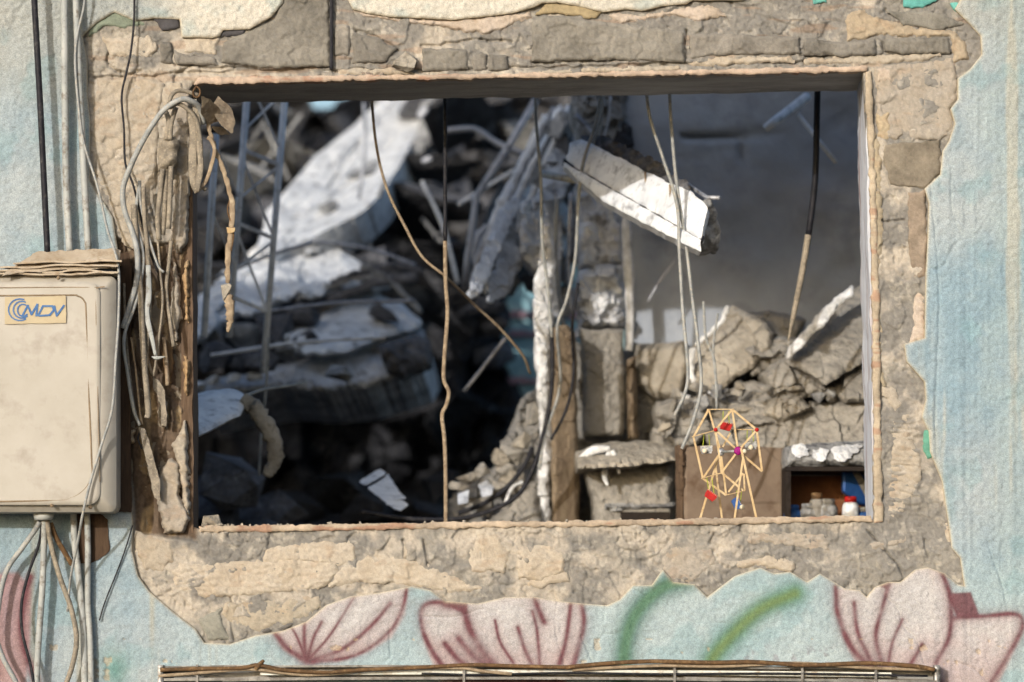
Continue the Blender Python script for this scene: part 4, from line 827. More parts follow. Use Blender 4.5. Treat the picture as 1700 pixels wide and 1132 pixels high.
for i, (x, y, w, h) in enumerate([(352, 634, 34, 18), (388, 627, 28, 17), (422, 626, 30, 15), (332, 640, 24, 20), (500, 566, 14, 22), (478, 560, 10, 20)]):
    rock('white_chip', x, y, 1.55, w, h, .03, M['splat'], 60+i, 'white chip lying on the ragged ledge slab at left', 'rubble', 'white chips on the ledge slab')
# the hollow: rubble behind coloured dark for its shade, roofed by the slabs
slab('shade_face', 'shade-darkened rubble face closing the dark hollow at lower left', 'rubble face', [(180, 560), (700, 540), (760, 470), (900, 560), (880, 700), (800, 790), (780, 1100), (180, 1100)], pd(3.4, 560, 700, 0, 0), .5, 'shade_dark', rough=((120, .1), (14, .02)), facets=((100, .2), (40, .05)), seed=67, cell=7)
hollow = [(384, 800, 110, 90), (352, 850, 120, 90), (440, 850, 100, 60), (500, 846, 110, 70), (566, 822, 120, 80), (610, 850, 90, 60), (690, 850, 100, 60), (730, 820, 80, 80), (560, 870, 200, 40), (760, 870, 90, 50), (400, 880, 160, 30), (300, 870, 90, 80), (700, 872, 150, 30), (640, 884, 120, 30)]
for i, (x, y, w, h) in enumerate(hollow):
    rock('hollow_boulder', x, y, 1.2+.25*((i*7) % 5)/5+(.6 if x > 480 else 0), w, h, .22, M['conc_dark' if x < 460 else 'shade_dark'], 80+i, 'rounded dark boulder on the floor of the hollow', 'rubble', 'boulders on the floor of the dark hollow')
slab('hollow_floor', 'low bank of dark rubble under the dark hollow', 'rubble', [(200, 868), (340, 862), (460, 866), (600, 872), (700, 866), (800, 862), (800, 1500), (200, 1500)], pd(1.5, 500, 900, 0, 0), 1.9, 'shade_dark', rough=((60, .03),), seed=68, cell=8)
# white fender-like shell and its curved arm
sh = slab('bent_shell', 'white bent metal shell jutting in behind the left jamb', 'shell', [(200, 690), (300, 660), (345, 648), (380, 642), (404, 650), (412, 664), (398, 690), (370, 704), (330, 724), (200, 780)], pd(.62, 360, 680, .0004, -.0030), .03, 'sheet_white', rough=((50, .004),), wob=1.5, edge=.02, edge_px=14, seed=69, cell=4)
tag(tube('curved_arm', [(405, 660, .68), (424, 680, .68), (446, 712, .68), (457, 745, .68), (454, 772, .68), (440, 788, .68)], [.014, .019, .021, .019, .016, .010], M['rubble_cream'], flat=.7, jitter=.0015), 'curved dusty arm arching down from the white shell', 'debris')
cable('thin rod sloping right from the white shell', [(410, 656, .72), (440, 646, .8), (480, 640, .9), (510, 634, 1.)], .0035, 'cable_grey', name='rod')
# far heap
heap = [(250, 120), (500, 140), (512, 164), (518, 184), (556, 184), (560, 166), (600, 150), (900, 150), (960, 90), (1064, 90), (1064, 470), (905, 470), (880, 600), (700, 660), (250, 660)]
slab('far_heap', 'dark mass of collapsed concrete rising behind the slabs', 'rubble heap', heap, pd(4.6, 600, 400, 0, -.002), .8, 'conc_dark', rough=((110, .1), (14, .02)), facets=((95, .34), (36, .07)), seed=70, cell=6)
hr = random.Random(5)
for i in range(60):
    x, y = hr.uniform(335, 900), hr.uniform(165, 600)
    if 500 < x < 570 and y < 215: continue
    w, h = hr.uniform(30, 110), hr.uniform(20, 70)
    rock('heap_lump', x, y, 3.9-hr.uniform(0, .7)-(y-165)*.0012, w, h, hr.uniform(.1, .25), M[hr.choice(['conc_dark', 'conc_dark', 'conc_dark', 'shade_dark', 'conc_mid'])], i+100,
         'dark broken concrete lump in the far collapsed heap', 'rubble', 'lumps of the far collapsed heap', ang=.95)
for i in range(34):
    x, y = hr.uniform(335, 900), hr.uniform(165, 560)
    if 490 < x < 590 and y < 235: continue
    rock('broken_plate', x, y, 3.5-hr.uniform(0, .7)-(y-165)*.0012, hr.uniform(90, 210), hr.uniform(16, 40), hr.uniform(.2, .4), M[hr.choice(['conc_dark', 'conc_mid', 'conc_dark', 'shade_dark'])], i+500,
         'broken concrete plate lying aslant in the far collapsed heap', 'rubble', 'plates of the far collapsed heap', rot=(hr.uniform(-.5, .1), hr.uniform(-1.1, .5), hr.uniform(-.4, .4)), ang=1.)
for i, (a, b, r) in enumerate([((600, 390, 2.4), (640, 300, 2.4), .006), ((598, 380, 2.4), (616, 410, 2.4), .006), ((700, 362, 2.6), (765, 440, 2.6), .006), ((355, 330, 3), (440, 200, 3), .006), ((380, 350, 3), (500, 190, 3), .006), ((700, 268, 2.5), (716, 262, 2.5), .008),
                               ((440, 210, 3), (480, 300, 3), .006), ((695, 195, 2.6), (708, 178, 2.6), .012), ((720, 395, 2.3), (742, 380, 2.3), .006)]):
    tag(stick('bent_rebar', a, b, r*1.6, r*1.6, M['steel' if i in (5, 7) else 'conc_mid']), ('upright steel rod by the foot of the whitewashed slab', 'short steel rod joining the upright rod', 'long steel rod slanting in the dark gap right of the whitewashed slab', 'steel rod slanting behind the lattice mast', 'second steel rod slanting behind the lattice mast',
        'small bright metal bar sticking out of the dark heap', 'steel rod leaning right behind the mast top', 'pale splinter at the top of the grey underside slab', 'short steel stub low in the dark gap')[i], 'rod')

for i, (a, b, m) in enumerate([((604, 170, 2.3), (596, 330, 2.3), 'steel'), ((700, 300, 2.2), (760, 470, 2.2), 'sheet_white'), ((520, 400, 1.9), (690, 440, 1.9), 'steel'), ((560, 408, 1.9), (700, 520, 1.9), 'conc_mid'), ((360, 460, 1.6), (520, 402, 1.6), 'steel'), ((420, 520, 1.5), (690, 500, 1.5), 'steel'), ((350, 590, 1.5), (640, 560, 1.5), 'sheet_white'), ((840, 560, 1.2), (770, 650, 1.2), 'steel'), ((760, 340, 2.1), (900, 260, 2.1), 'sheet_white')]):
    tag(tube('thin_rod', [a, ((a[0]+b[0])/2+6, (a[1]+b[1])/2-7, a[2]), b], .0045, M[m]), ('thin upright rod crossing the whitewashed slab', 'thin pale rod slanting in the dark gap beside the middle cable', 'thin rod lying along the top of the fallen slab', 'thin dull rod crossing the wedge slab', 'thin rod by the mast foot above the fallen slab', 'long thin rod lying over the wedge slab', 'long pale rod lying along the ledge slab', 'thin rod sticking out over the tan mound', 'thin pale rod behind the kinked pipe')[i], 'rod')
# lattice mast
mast = root('lattice_mast', 'thin steel lattice mast standing at the left of the opening', 'mast', P(415, 600, .95))
def leg(a, b): 
    tube('leg', [a, b], .0075, M['sheet_white'], mast, smooth=False, sides=10)
L1 = lambda t: (410-26*t, 160+330*t, 1.0); L2 = lambda t: (474-30*t, 160+440*t, 1.05); L3 = lambda t: (362-22*t, 200+360*t, .85)
leg((413, 120, 1.0), (380, 560, 1.0)); leg((476, 120, 1.05), (437, 620, 1.05)); leg((358, 222, .85), (339, 560, .85))
def on(a, b, y): t = (y-a[1])/(b[1]-a[1]); return (a[0]+(b[0]-a[0])*t, y, a[2])
A1, A2, A3 = ((413, 120, 1.0), (380, 560, 1.0)), ((476, 120, 1.05), (437, 620, 1.05)), ((358, 222, .85), (339, 560, .85))
for y in (248, 370, 492): stick('brace', on(*A1, y), on(*A2, y+26), .009, .007, M['sheet_white'], mast)
for y0, y1 in ((262, 395), (130, 250), (385, 520)): stick('brace', on(*A1, y0), on(*A2, y1), .006, .005, M['sheet_white'], mast)
for y0, y1 in ((330, 275), (215, 150), (450, 400)): stick('brace', on(*A1, y0), on(*A2, y1), .006, .005, M['sheet_white'], mast)
for y0, y1 in ((240, 330), (350, 440)): stick('brace', on(*A3, y0), on(*A1, y1), .005, .004, M['sheet_white'], mast)
cable('slack dark line hanging below the lattice mast', [(446, 560, 1.0), (442, 640, 1.0), (434, 720, 1.0), (430, 790, 1.0)], .003, 'cable_grey')

# hanging wires in the opening
hw = root('hanging_cable', 'long cable hanging down the middle of the opening, black above and bare tan below', 'cable', P(740, 400, .30))
tube('black_run', [(738, 100, .33), (739, 200, .33), (739, 300, .33), (739, 402, .33)], .0042, M['cable_black'], hw)
tube('tan_run', [(739, 400, .33), (740, 470, .33), (743, 520, .33), (738, 590, .33), (737, 630, .33), (745, 650, .33), (741, 672, .33), (734, 690, .33), (738, 730, .33), (740, 800, .33), (740, 900, .33)], .0044, M['cable_tan'], hw)
cable('brown wire curving down left of the middle cable', [(617, 110, .4), (619, 190, .4), (628, 260, .4), (645, 320, .4), (672, 375, .4), (700, 425, .4), (736, 456, .4)], .0030, 'cable_tan')
cable('brown wire passing on right from the middle cable towards the pale post', [(736, 456, .42), (762, 480, .55), (790, 508, .65), (830, 545, .7), (868, 590, .75), (880, 620, .8)], .0030, 'cable_tan')
for lab, pts, r, m in [
 ('white wire with a kink, left of the pair crossing the white beam', [(1070, 110, .29), (1078, 190, .29), (1100, 260, .29), (1124, 340, .29), (1128, 420, .29), (1134, 520, .29), (1142, 610, .29), (1138, 650, .29), (1120, 690, .29)], .0036, 'cable_grey'),
 ('white wire hanging straighter, right of the pair crossing the white beam', [(1110, 110, .30), (1114, 200, .30), (1124, 310, .30), (1138, 400, .30), (1150, 500, .30), (1158, 560, .30), (1164, 640, .30), (1150, 700, .30), (1132, 745, .30)], .0036, 'cable_grey'),
 ('faint grey wire before the cream boulder', [(1168, 500, .5), (1172, 560, .5), (1186, 600, .5), (1190, 680, .5)], .0028, 'cable_grey'),
 ('faint grey wire between the pair and the cream boulder', [(1192, 520, .5), (1184, 580, .5), (1192, 660, .5)], .0024, 'cable_grey'),
 ('grey wire down the front of the broken column, left one', [(888, 110, .7), (890, 200, .7), (898, 300, .7), (900, 400, .7), (910, 480, .7), (916, 560, .7)], .0034, 'cable_grey'),
 ('grey wire down the front of the broken column, right one', [(1004, 110, .7), (990, 200, .7), (968, 270, .7), (960, 340, .7), (955, 430, .7), (940, 500, .7), (925, 545, .7), (930, 640, .8), (905, 720, .8), (895, 780, .8)], .0036, 'cable_grey'),
 ('dark wire beside the pale post ending in a loop on the rubble', [(915, 540, .8), (917, 600, .8), (914, 660, .8), (900, 730, .8), (880, 790, .8), (850, 830, .8), (780, 858, .8), (690, 862, .8), (600, 850, .8)], .0050, 'cable_black'),
 ('dark wire hooked round the foot of the pale post', [(960, 470, .8), (950, 540, .8), (952, 620, .8), (940, 680, .8), (915, 730, .8)], .0034, 'cable_black'),
 ('twin thin wire above the white beam', [(996, 110, .72), (1000, 180, .72), (985, 240, .72)], .0026, 'cable_grey')]:
    cable(lab, pts, r, m)
# black-and-tan rod at right
rd = root('hanging_rod', 'hanging rod, black above and dusty tan below, at the right of the opening', 'rod', P(1340, 380, .5))
tube('black_length', [(1358, 100, .5), (1356, 200, .5), (1353, 300, .5), (1342, 392, .5)], .0068, M['rubber'], rd)
tube('tan_length', [(1342, 390, .5), (1332, 450, .5), (1318, 520, .5), (1309, 566, .5)], [.0072, .0068, .0058, .002], M['cable_dust'], rd)
br = root('wall_bracket', 'white tubular bracket sticking out from the shaded rear wall', 'bracket', P(1310, 190, 1.))
tube('tube_arm', [(1340, 160, 1.05), (1310, 184, 1.0), (1285, 202, .95), (1270, 214, .95)], [.011, .011, .010, .008], M['sheet_white'], br); tube('strut', [(1324, 188, 1.02), (1388, 270, 1.0)], .0048, M['sheet_white'], br, smooth=False)
cable('pale bent tube arching across the dark heap at the top centre', [(742, 217, 1.9), (770, 214, 1.9), (792, 216, 1.9), (826, 238, 1.9), (868, 256, 1.9)], .008, 'steel', 'pipe', name='bent_tube')
tag(tube('kinked_pipe', [(890, 165, 1.7), (846, 240, 1.7), (791, 326, 1.7), (784, 380, 1.7), (776, 430, 1.7), (772, 480, 1.7)], .0085, M['steel'], smooth=False), 'kinked steel pipe leaning over the dark centre', 'pipe')

# leaning torn sheets in the middle
for i, (pts, w, m) in enumerate([([(905, 190), (875, 262), (845, 320), (820, 372), (806, 410)], .015, 'sheet_white'), ([(930, 178), (900, 260), (868, 320), (835, 390), (800, 460), (790, 492)], .014, 'sheet_white'),
      ([(890, 300), (860, 350), (830, 420), (806, 480)], .016, 'sheet_white'), ([(945, 175), (930, 240), (905, 300), (880, 360)], .017, 'sheet_white'), ([(870, 330), (856, 390), (836, 440), (815, 486)], .022, 'sheet_white'), ([(842, 350), (812, 420), (794, 470)], .010, 'steel'), ([(808, 372), (792, 400), (786, 440)], .012, 'steel')]):
    tag(tube('torn_sheet', [(x, y, 1.55+.04*i) for x, y in pts], [w*.5]+[w]*(len(pts)-2)+[w*.25], M[m], flat=.45, jitter=.0012, sides=6), ('first torn pale sheet leaning left from the top centre', 'long white torn sheet reaching lowest in the centre', 'broad torn sheet behind the long white one', 'short torn sheet nearest the column top', 'grey torn sheet deepest in the fan', 'narrow steel strip at the left of the torn sheets', 'short steel strip left of the torn sheets')[i], 'sheet')
for i, (pts, w) in enumerate([([(918, 176), (890, 240), (858, 300), (838, 346)], .006), ([(938, 190), (905, 270), (880, 330), (850, 400), (820, 470)], .008), ([(896, 250), (872, 300), (842, 366)], .010), ([(950, 200), (944, 260), (938, 330)], .005), ([(964, 180), (958, 240), (950, 300), (948, 380)], .004), ([(870, 360), (852, 420), (846, 470)], .012), ([(836, 330), (800, 410), (778, 476)], .007), ([(826, 420), (812, 450), (806, 488)], .012)]):
    tag(tube('metal_sliver', [(x, y, 1.46+.02*i) for x, y in pts], [w*.6]+[w]*(len(pts)-2)+[w*.4], M['sheet_white' if i % 3 else 'steel'], flat=.4, jitter=.0012, sides=6), 'thin torn metal sliver in the leaning fan of sheets at the centre', 'metal', 'slivers in the fan of torn sheets')
for i, (pts, w) in enumerate([([(955, 190), (990, 230), (1005, 240)], .006), ([(1000, 160), (996, 220), (984, 262)], .003), ([(1014, 160), (1008, 210), (990, 262)], .003), ([(925, 330), (922, 420), (930, 500), (935, 540)], .005), ([(948, 320), (944, 420), (948, 520)], .005), ([(905, 470), (924, 560), (930, 640), (950, 700)], .0035), ([(1140, 410), (1100, 460), (1076, 500)], .003)]):
    tag(tube('loose_wire', [(x, y, 1.1) for x, y in pts], w, M['cable_grey' if i % 2 else 'steel']), ('short bent wire end left of the beam top', 'left thin wire above the beam', 'right thin wire above the beam', 'wire sagging in front of the column stump', 'wire hanging straight beside the broken column', 'wire looping from the column to the clay post', 'thin wire slanting across the shaded rear wall')[i], 'wire')
slab('leaning_sheet', 'longest pale broken slab leaning from the top centre down to the left', 'slab', [(908, 186), (934, 172), (914, 236), (874, 318), (836, 396), (800, 486), (776, 492), (786, 450), (822, 368), (862, 280)], pd(1.50, 860, 330, .002, -.0022), .03, 'sheet_white', rough=((40, .006),), facets=((18, .008),), seed=140, cell=3, wob=3, wob_sc=14, edge=.004, edge_px=4)
slab('leaning_sheet', 'pale broken slab piece hanging just left of the beam root', 'slab', [(938, 172), (962, 176), (966, 240), (946, 300), (932, 330), (900, 336), (884, 352), (900, 290), (924, 226)], pd(1.44, 930, 260, .001, -.0022), .04, 'conc_light', rough=((40, .008),), facets=((22, .010),), seed=141, cell=3, wob=3, wob_sc=14, edge=.004, edge_px=4)
slab('leaning_sheet', 'jagged pale slab leaning lower left of the column stump', 'slab', [(846, 352), (874, 330), (882, 380), (862, 450), (838, 492), (806, 500), (822, 440)], pd(1.40, 850, 410, .002, -.0022), .05, 'conc_light', rough=((40, .008),), facets=((24, .012),), seed=142, cell=3, wob=4, wob_sc=14, edge=.004, edge_px=4)
slab('ragged_strip', 'ragged light strip of concrete standing between the stump and the splashed post', 'strip', [(900, 330), (926, 326), (934, 400), (928, 470), (934, 520), (916, 530), (902, 470), (908, 400)], pd(1.30, 915, 420, .001, -.0006), .06, 'sheet_white', rough=((30, .006),), facets=((18, .010),), seed=143, cell=3, wob=3, wob_sc=12, edge=.004, edge_px=4)
# broken column
slab('column_stump', 'bluish broken column lump with bright chipped face at the centre', 'column piece', [(868, 336), (905, 322), (932, 330), (946, 372), (940, 420), (926, 470), (905, 486), (880, 440), (862, 420)], pd(1.4, 900, 400, .002, -.0008), .2, 'conc_white', rough=((40, .03), (14, .012)), seed=71, cell=4)
cp = root('broken_column', 'grey broken concrete column at the centre, snapped in stacked pieces', 'column', P(1000, 400, 1.3))
slab('column_head', '', '', [(955, 120), (1040, 120), (1044, 176), (1040, 238), (1000, 250), (960, 236), (950, 170)], pd(1.22, 1000, 200, .0006, 0), .22, 'conc_mid', seed=72, parent=cp, cell=4, rough=((40, .02), (14, .008)))
slab('column_shaft', '', '', [(957, 306), (990, 300), (1036, 342), (1040, 440), (962, 444)], pd(1.18, 1000, 380, .0008, 0), .22, 'conc_light', seed=73, parent=cp, cell=4, rough=((40, .012), (14, .006)), wob=3)
slab('column_shaft', '', '', [(960, 452), (1038, 436), (1040, 530), (1024, 544), (962, 546)], pd(1.16, 1000, 480, .0008, 0), .22, 'conc_light', seed=74, parent=cp, cell=4, rough=((30, .03), (12, .012)), wob=5)
slab('snapped_face', '', '', [(1016, 236), (1036, 200), (1050, 210), (1052, 240), (1040, 262), (1020, 258)], pd(1.2, 1030, 230, 0, 0), .1, 'shade_dark', seed=75, parent=cp, cell=4)
tag(tube('drain_pipe', [(1038, 352, 1.12), (1042, 420, 1.12), (1046, 500, 1.12), (1046, 582, 1.12)], [.010, .011, .010, .008], M['splat'], jitter=.001), 'white chipped vertical pipe at the right side of the broken column', 'pipe')
for i, (x, y, w, h) in enumerate([(900, 300, 44, 50), (926, 260, 50, 70), (935, 210, 40, 60), (972, 260, 40, 30), (890, 470, 40, 30), (940, 500, 30, 60), (842, 466, 40, 40), (820, 440, 40, 60), (932, 440, 24, 60), (1020, 268, 40, 16), (950, 300, 30, 26)]):
    rock('column_rubble', x, y, 1.5, w, h, .1, M[('conc_mid', 'conc_dark', 'conc_light')[i % 3]], 200+i, 'grey concrete lump crumbled beside the broken column', 'rubble', 'lumps crumbled beside the broken column')
# white channel beam
bmr = root('channel_beam', 'white concrete channel beam jutting right and down, snapped off at its right end', 'beam', P(1060, 320, .8))
bdep = pd(.50, 1060, 320, -.0019, -.0008)
relief('beam_face', [(946, 236), (966, 230), (1030, 262), (1096, 296), (1146, 318), (1168, 336), (1176, 346), (1163, 396), (1100, 360), (1040, 326), (980, 292), (938, 266)], bdep, .07, M['sheet_white'], bmr, 3., rough=((60, .004), (14, .0015)), edge=.006, edge_px=5, wob=1.5, back=True, seed=80, ext=(.01, .10, .0))
relief('groove', [(936, 262), (1170, 392), (1168, 400), (934, 270)], lambda X, Y: bdep(X, Y)+.012, .06, M['rubber'], bmr, 3., back=True)
relief('beam_flange', [(934, 268), (1040, 328), (1163, 398), (1164, 417), (1150, 412), (1050, 360), (1000, 332), (936, 276)], lambda X, Y: bdep(X, Y)-.018, .09, M['sheet_white'], bmr, 3., rough=((60, .002),), edge=.004, edge_px=4, back=True, seed=81, wob=.8)
relief('broken_end', [(1160, 338), (1180, 330), (1188, 350), (1196, 380), (1194, 412), (1166, 414), (1158, 398), (1170, 366)], lambda X, Y: .35+0*X, .14, M['conc_mid'], bmr, 3., rough=((16, .018),), edge=.02, edge_px=8, back=True, wob=3, seed=82)
relief('crumbled_top', [(966, 226), (990, 222), (1040, 244), (1080, 262), (1120, 292), (1150, 310), (1144, 320), (1096, 300), (1030, 266), (968, 234)], lambda X, Y: bdep(X, Y)+.05, .07, M['conc_dark'], bmr, 3., rough=((14, .02),), back=True, wob=4, wob_sc=10, seed=83)
tube('rebar', [(1137, 303, .44), (1174, 328, .38), (1195, 328, .36)], .0045, M['steel'], bmr, smooth=False); tube('rebar', [(898, 288, .92), (966, 301, .80)], .008, M['pvc'], bmr, smooth=False)
for x, y in ((1071, 300), (1112, 322)): tube('rust_streak', [(x, y-16, bdep(x, y)-.0015), (x+1, y+10, bdep(x, y)-.0015), (x+2, y+42, bdep(x, y)-.0015)], .0022, M['cable_tan'], bmr, flat=.3)
# turquoise neighbour wall in the gap
tw = root('turquoise_wall', 'pale turquoise wall with faded pink bands seen through the gap at the centre', 'wall', P(900, 560, 3.3))
relief('painted_face', [(826, 500), (850, 486), (905, 440), (990, 440), (990, 700), (900, 700), (862, 640), (838, 600)], lambda X, Y: 3.1+0*X, .12, M['cyan_paint'], tw, 6., back=True, rough=((60, .006),), wob=2)
for y in (520, 552, 630): relief('pink_band', [(842, y), (984, y-4), (984, y+3), (842, y+7)], lambda X, Y: 3.085+0*X, .012, M['pink_paint'], tw, 6.)
# white pieces painting the bright sky of gaps low down
for i, (poly, lab) in enumerate([([(596, 800), (632, 778), (640, 786), (608, 806)], 'upper pale strip standing in for bright sky in the dark hollow'), ([(610, 810), (644, 788), (672, 826), (640, 834)], 'square pale piece standing in for bright sky in the dark hollow'), ([(636, 834), (668, 830), (680, 838), (664, 848), (650, 842)], 'lowest pale piece standing in for bright sky in the dark hollow'),
                                ([(794, 806), (808, 796), (820, 806), (816, 822), (800, 826)], 'right white piece standing in for a bright gap at the foot of the middle cable'), ([(760, 820), (780, 812), (776, 834), (762, 836)], 'left white piece standing in for a bright gap at the foot of the middle cable')]):
    tag(relief('sky_gap_patch', poly, pd(.95 if i < 3 else .9, 700, 820, 0, -.004), .012, M['sheet_white'], None, 2.5, rough=((14, .006),), wob=1.5, seed=500+i, back=True), lab, 'sky gap')

# ---- right half, lit through the window
slab('tan_mound', 'tan rubble mound sloping up to the pale post', 'rubble', [(745, 830), (770, 800), (800, 784), (822, 768), (834, 742), (850, 700), (866, 664), (892, 640), (930, 636), (930, 1300), (745, 1300)], pd(1.10, 850, 780, -.0005, -.0012), .5, 'rubble_tan', rough=((50, .03), (18, .014)), seed=84, cell=4, wob=6)
for i, (x, y, w, h) in enumerate([(778, 796, 40, 22), (806, 778, 36, 24), (830, 760, 34, 30), (850, 752, 44, 40), (868, 730, 34, 30), (800, 840, 50, 40), (850, 800, 50, 40), (880, 690, 30, 44), (870, 830, 50, 60), (826, 812, 40, 30), (760, 806, 30, 14), (840, 780, 34, 26)]):
    rock('tan_lump', x, y, .98, w, h, .06, M[('rubble_cream', 'rubble_tan')[i % 2]], 240+i, 'crumbly tan lump on the mound beside the pale post', 'rubble', 'lumps on the tan mound')
cable('dented rubber hose lying on the tan mound', [(884, 742, .93), (872, 770, .93), (850, 800, .93), (826, 822, .93), (790, 842, .93), (760, 852, .93)], .0055, 'cable_black')
cable('white cord on the foot of the mound', [(868, 800, .92), (852, 808, .92), (844, 822, .92), (838, 838, .92)], .004, 'splat')
slab('foot_slab', 'dusty grey slab at the foot of the tan mound', 'slab', [(790, 880), (830, 850), (860, 810), (896, 796), (900, 1200), (790, 1200)], pd(.9, 850, 860, -.0004, -.001), .1, 'rubble_tan', seed=85, cell=4)
slab('splashed_post', 'narrow post thick with white plaster splashes', 'post', [(884, 500), (894, 440), (902, 372), (914, 366), (922, 430), (916, 500), (916, 560), (914, 640), (908, 700), (918, 760), (914, 800), (920, 1300), (896, 1300), (892, 790), (896, 700), (890, 620)], pd(.94, 900, 640, .0005, 0), .07, 'splat', seed=86, cell=3, rough=((18, .008),), wob=3, edge=.012, edge_px=9)
slab('clay_post', 'broad clay-coloured post right of the white splashed post', 'post', [(918, 545), (940, 538), (956, 552), (958, 660), (962, 780), (964, 1300), (920, 1300), (916, 760), (914, 660)], pd(.95, 940, 700, .0009, 0), .09, 'clay', seed=87, cell=3, rough=((30, .006),), wob=2, edge=.014, edge_px=9)
slab('upper_panel', 'dusty brown panel standing under the broken column', 'panel', [(964, 546), (1034, 548), (1038, 640), (1036, 724), (990, 722), (968, 724), (970, 640)], pd(1.1, 1000, 640, .0004, 0), .07, 'rubble_tan', seed=88, cell=4, rough=((60, .006), (12, .002)), wob=1.5, edge=.01, edge_px=6)
slab('tilted_panel', 'pale dusty panel leaning on the rear wall beside the white pipe', 'panel', [(1056, 572), (1136, 566), (1150, 600), (1136, 660), (1092, 662), (1056, 640), (1050, 600)], pd(1.16, 1100, 600, 0, -.0003), .05, 'rubble_cream', seed=89, cell=4, rough=((60, .004),), facets=(), wob=1.5)
slab('narrow_board', 'narrow board standing beside the dusty brown panel', 'board', [(1040, 596), (1056, 590), (1060, 726), (1042, 730)], pd(1.08, 1050, 660, 0, 0), .03, 'clay', seed=90, cell=3, wob=1)
# cistern with white drips
ci = root('concrete_cistern', 'low concrete cistern with white drips behind the sill, left of the brown board', 'cistern', P(1040, 820, .8))
slab('cistern_body', '', '', [(970, 770), (1000, 762), (1116, 764), (1120, 840), (1116, 1500), (990, 1500), (985, 842)], pd(.80, 1040, 800, 0, -.0003), .3, 'rubble_tan', seed=91, cell=4, rough=((60, .006), (14, .003)), wob=2, parent=ci)
slab('cistern_rim', '', '', [(956, 750), (990, 738), (1060, 730), (1122, 742), (1124, 764), (1060, 772), (960, 778)], pd(.76, 1040, 750, 0, -.004), .26, 'rubble_cream', seed=92, cell=4, rough=((30, .008), (12, .003)), wob=3, parent=ci)
slab('cistern_base', '', '', [(1004, 836), (1122, 834), (1122, 846), (1004, 848)], pd(.76, 1040, 840, 0, 0), .05, 'conc_mid', seed=93, cell=4, parent=ci, wob=1)
boxw('opening', BX(1030, .78), BX(1112, .78), .765, .79, P(0, 900, .78).z, P(0, 850, .78).z, M['dark_wood'], ci)
tube('drip', [(1012, 750, .735), (1006, 770, .735), (1004, 792, .735), (1009, 806, .735)], [.006, .008, .006, .003], M['splat'], ci, flat=.5); tube('drip', [(1016, 748, .735), (1024, 764, .735), (1028, 786, .735)], [.005, .006, .003], M['splat'], ci, flat=.5)
tube('drip', [(962, 760, .74), (985, 748, .735), (1012, 744, .73)], [.004, .010, .005], M['splat'], ci, flat=.5)
# brown board behind the toy
slab('brown_board', 'flat brown board standing behind the toy wheel', 'board', [(1136, 742), (1200, 738), (1302, 744), (1304, 1500), (1132, 1500)], pd(.62, 1220, 800, .0002, 0), .03, 'door', seed=94, cell=5, rough=((90, .003),), wob=1, edge=.004, edge_px=4)
slab('board_post', 'dark narrow post at the left edge of the brown board', 'post', [(1122, 740), (1144, 738), (1144, 1500), (1126, 1500)], pd(.60, 1132, 800, 0, 0), .03, 'wood_brown', seed=95, cell=3, wob=1)
# shelf at lower right
sf = root('shelf_unit', 'dark framed shelf of bottles under a splashed concrete ledge at the lower right', 'shelf', P(1370, 820, .55))
slab('ledge', '', '', [(1304, 742), (1340, 736), (1480, 730), (1480, 774), (1306, 774)], pd(.50, 1380, 760, 0, -.001), .2, 'conc_mid', seed=96, cell=3, rough=((30, .005),), parent=sf, wob=1.5)
for i, (x, y, w, h) in enumerate([(1328, 748, 34, 24), (1362, 754, 22, 22), (1398, 752, 34, 26), (1418, 744, 22, 16)]): slab('plaster_splash', '', '', [(x-w/2, y-h*.3), (x, y-h/2), (x+w/2, y-h*.2), (x+w*.4, y+h*.3), (x, y+h/2), (x-w*.4, y+h*.3)], pd(.488, 1380, 760, 0, -.001), .02, 'conc_light', seed=97+i, cell=2, parent=sf, wob=3, wob_sc=9, edge=.004, rough=())
x0, x1, zt_, zb_ = BX(1304, .52), BX(1500, .52), P(0, 774, .52).z, 1.5+(CY-900)*S
boxw('frame_top', x0, x1, .51, .72, zt_-.010, zt_-.001, M['dark_wood'], sf); boxw('frame_side', x0, x0+.011, .512, .72, 0, zt_-.011, M['dark_wood'], sf); boxw('back_panel', x0+.012, x1, .70, .715, 0, zt_-.012, M['terracotta'], sf); boxw('shelf_board', x0+.013, x1, .515, .70, zb_-.012, zb_, M['dark_wood'], sf)
def bottle(px, top, r, col, capc, lab, Y=.56):
    b = root('bottle', lab, 'bottle', (BX(px, Y), Y, zb_)); zt2 = P(0, top, Y).z; h = zt2-zb_
    r *= 1.2; prof = [(r, .0), (r, .78*h), (r*.92, .84*h), (r*.7, .89*h)]
    def lathe(name, pr, m):
        bm = bmesh.new(); n = 18; rings = []
        for rr_, z in pr: rings.append([bm.verts.new((BX(px, Y)+rr_*math.cos(2*math.pi*k/n), Y+rr_*math.sin(2*math.pi*k/n), zb_+z)) for k in range(n)])
        for a_, b_ in zip(rings[:-1], rings[1:]):
            for k in range(n): bm.faces.new((a_[k], a_[(k+1) % n], b_[(k+1) % n], b_[k]))
        bm.faces.new(rings[0][::-1]); bm.faces.new(rings[-1]); bm_obj(name, bm, m, b, True)
    lathe('vessel', prof, M[col]); lathe('cap', [(r*.72, .885*h), (r*.72, .99*h), (r*.6, h)], M[capc])
bottle(1316, 838, .016, 'blue_plastic', 'blue_plastic', 'small blue bottle at the left end of the shelf')
bottle(1342, 836, .017, 'conc_mid', 'conc_mid', 'grey jar second from the left on the shelf')
bottle(1356, 818, .014, 'rubble_tan', 'cable_brown', 'tall dull bottle third from the left on the shelf')
bottle(1374, 828, .018, 'conc_mid', 'conc_mid', 'squat grey jar in the middle of the shelf')
bottle(1412, 824, .015, 'sheet_white', 'red', 'white bottle with a red cap on the shelf', .54)
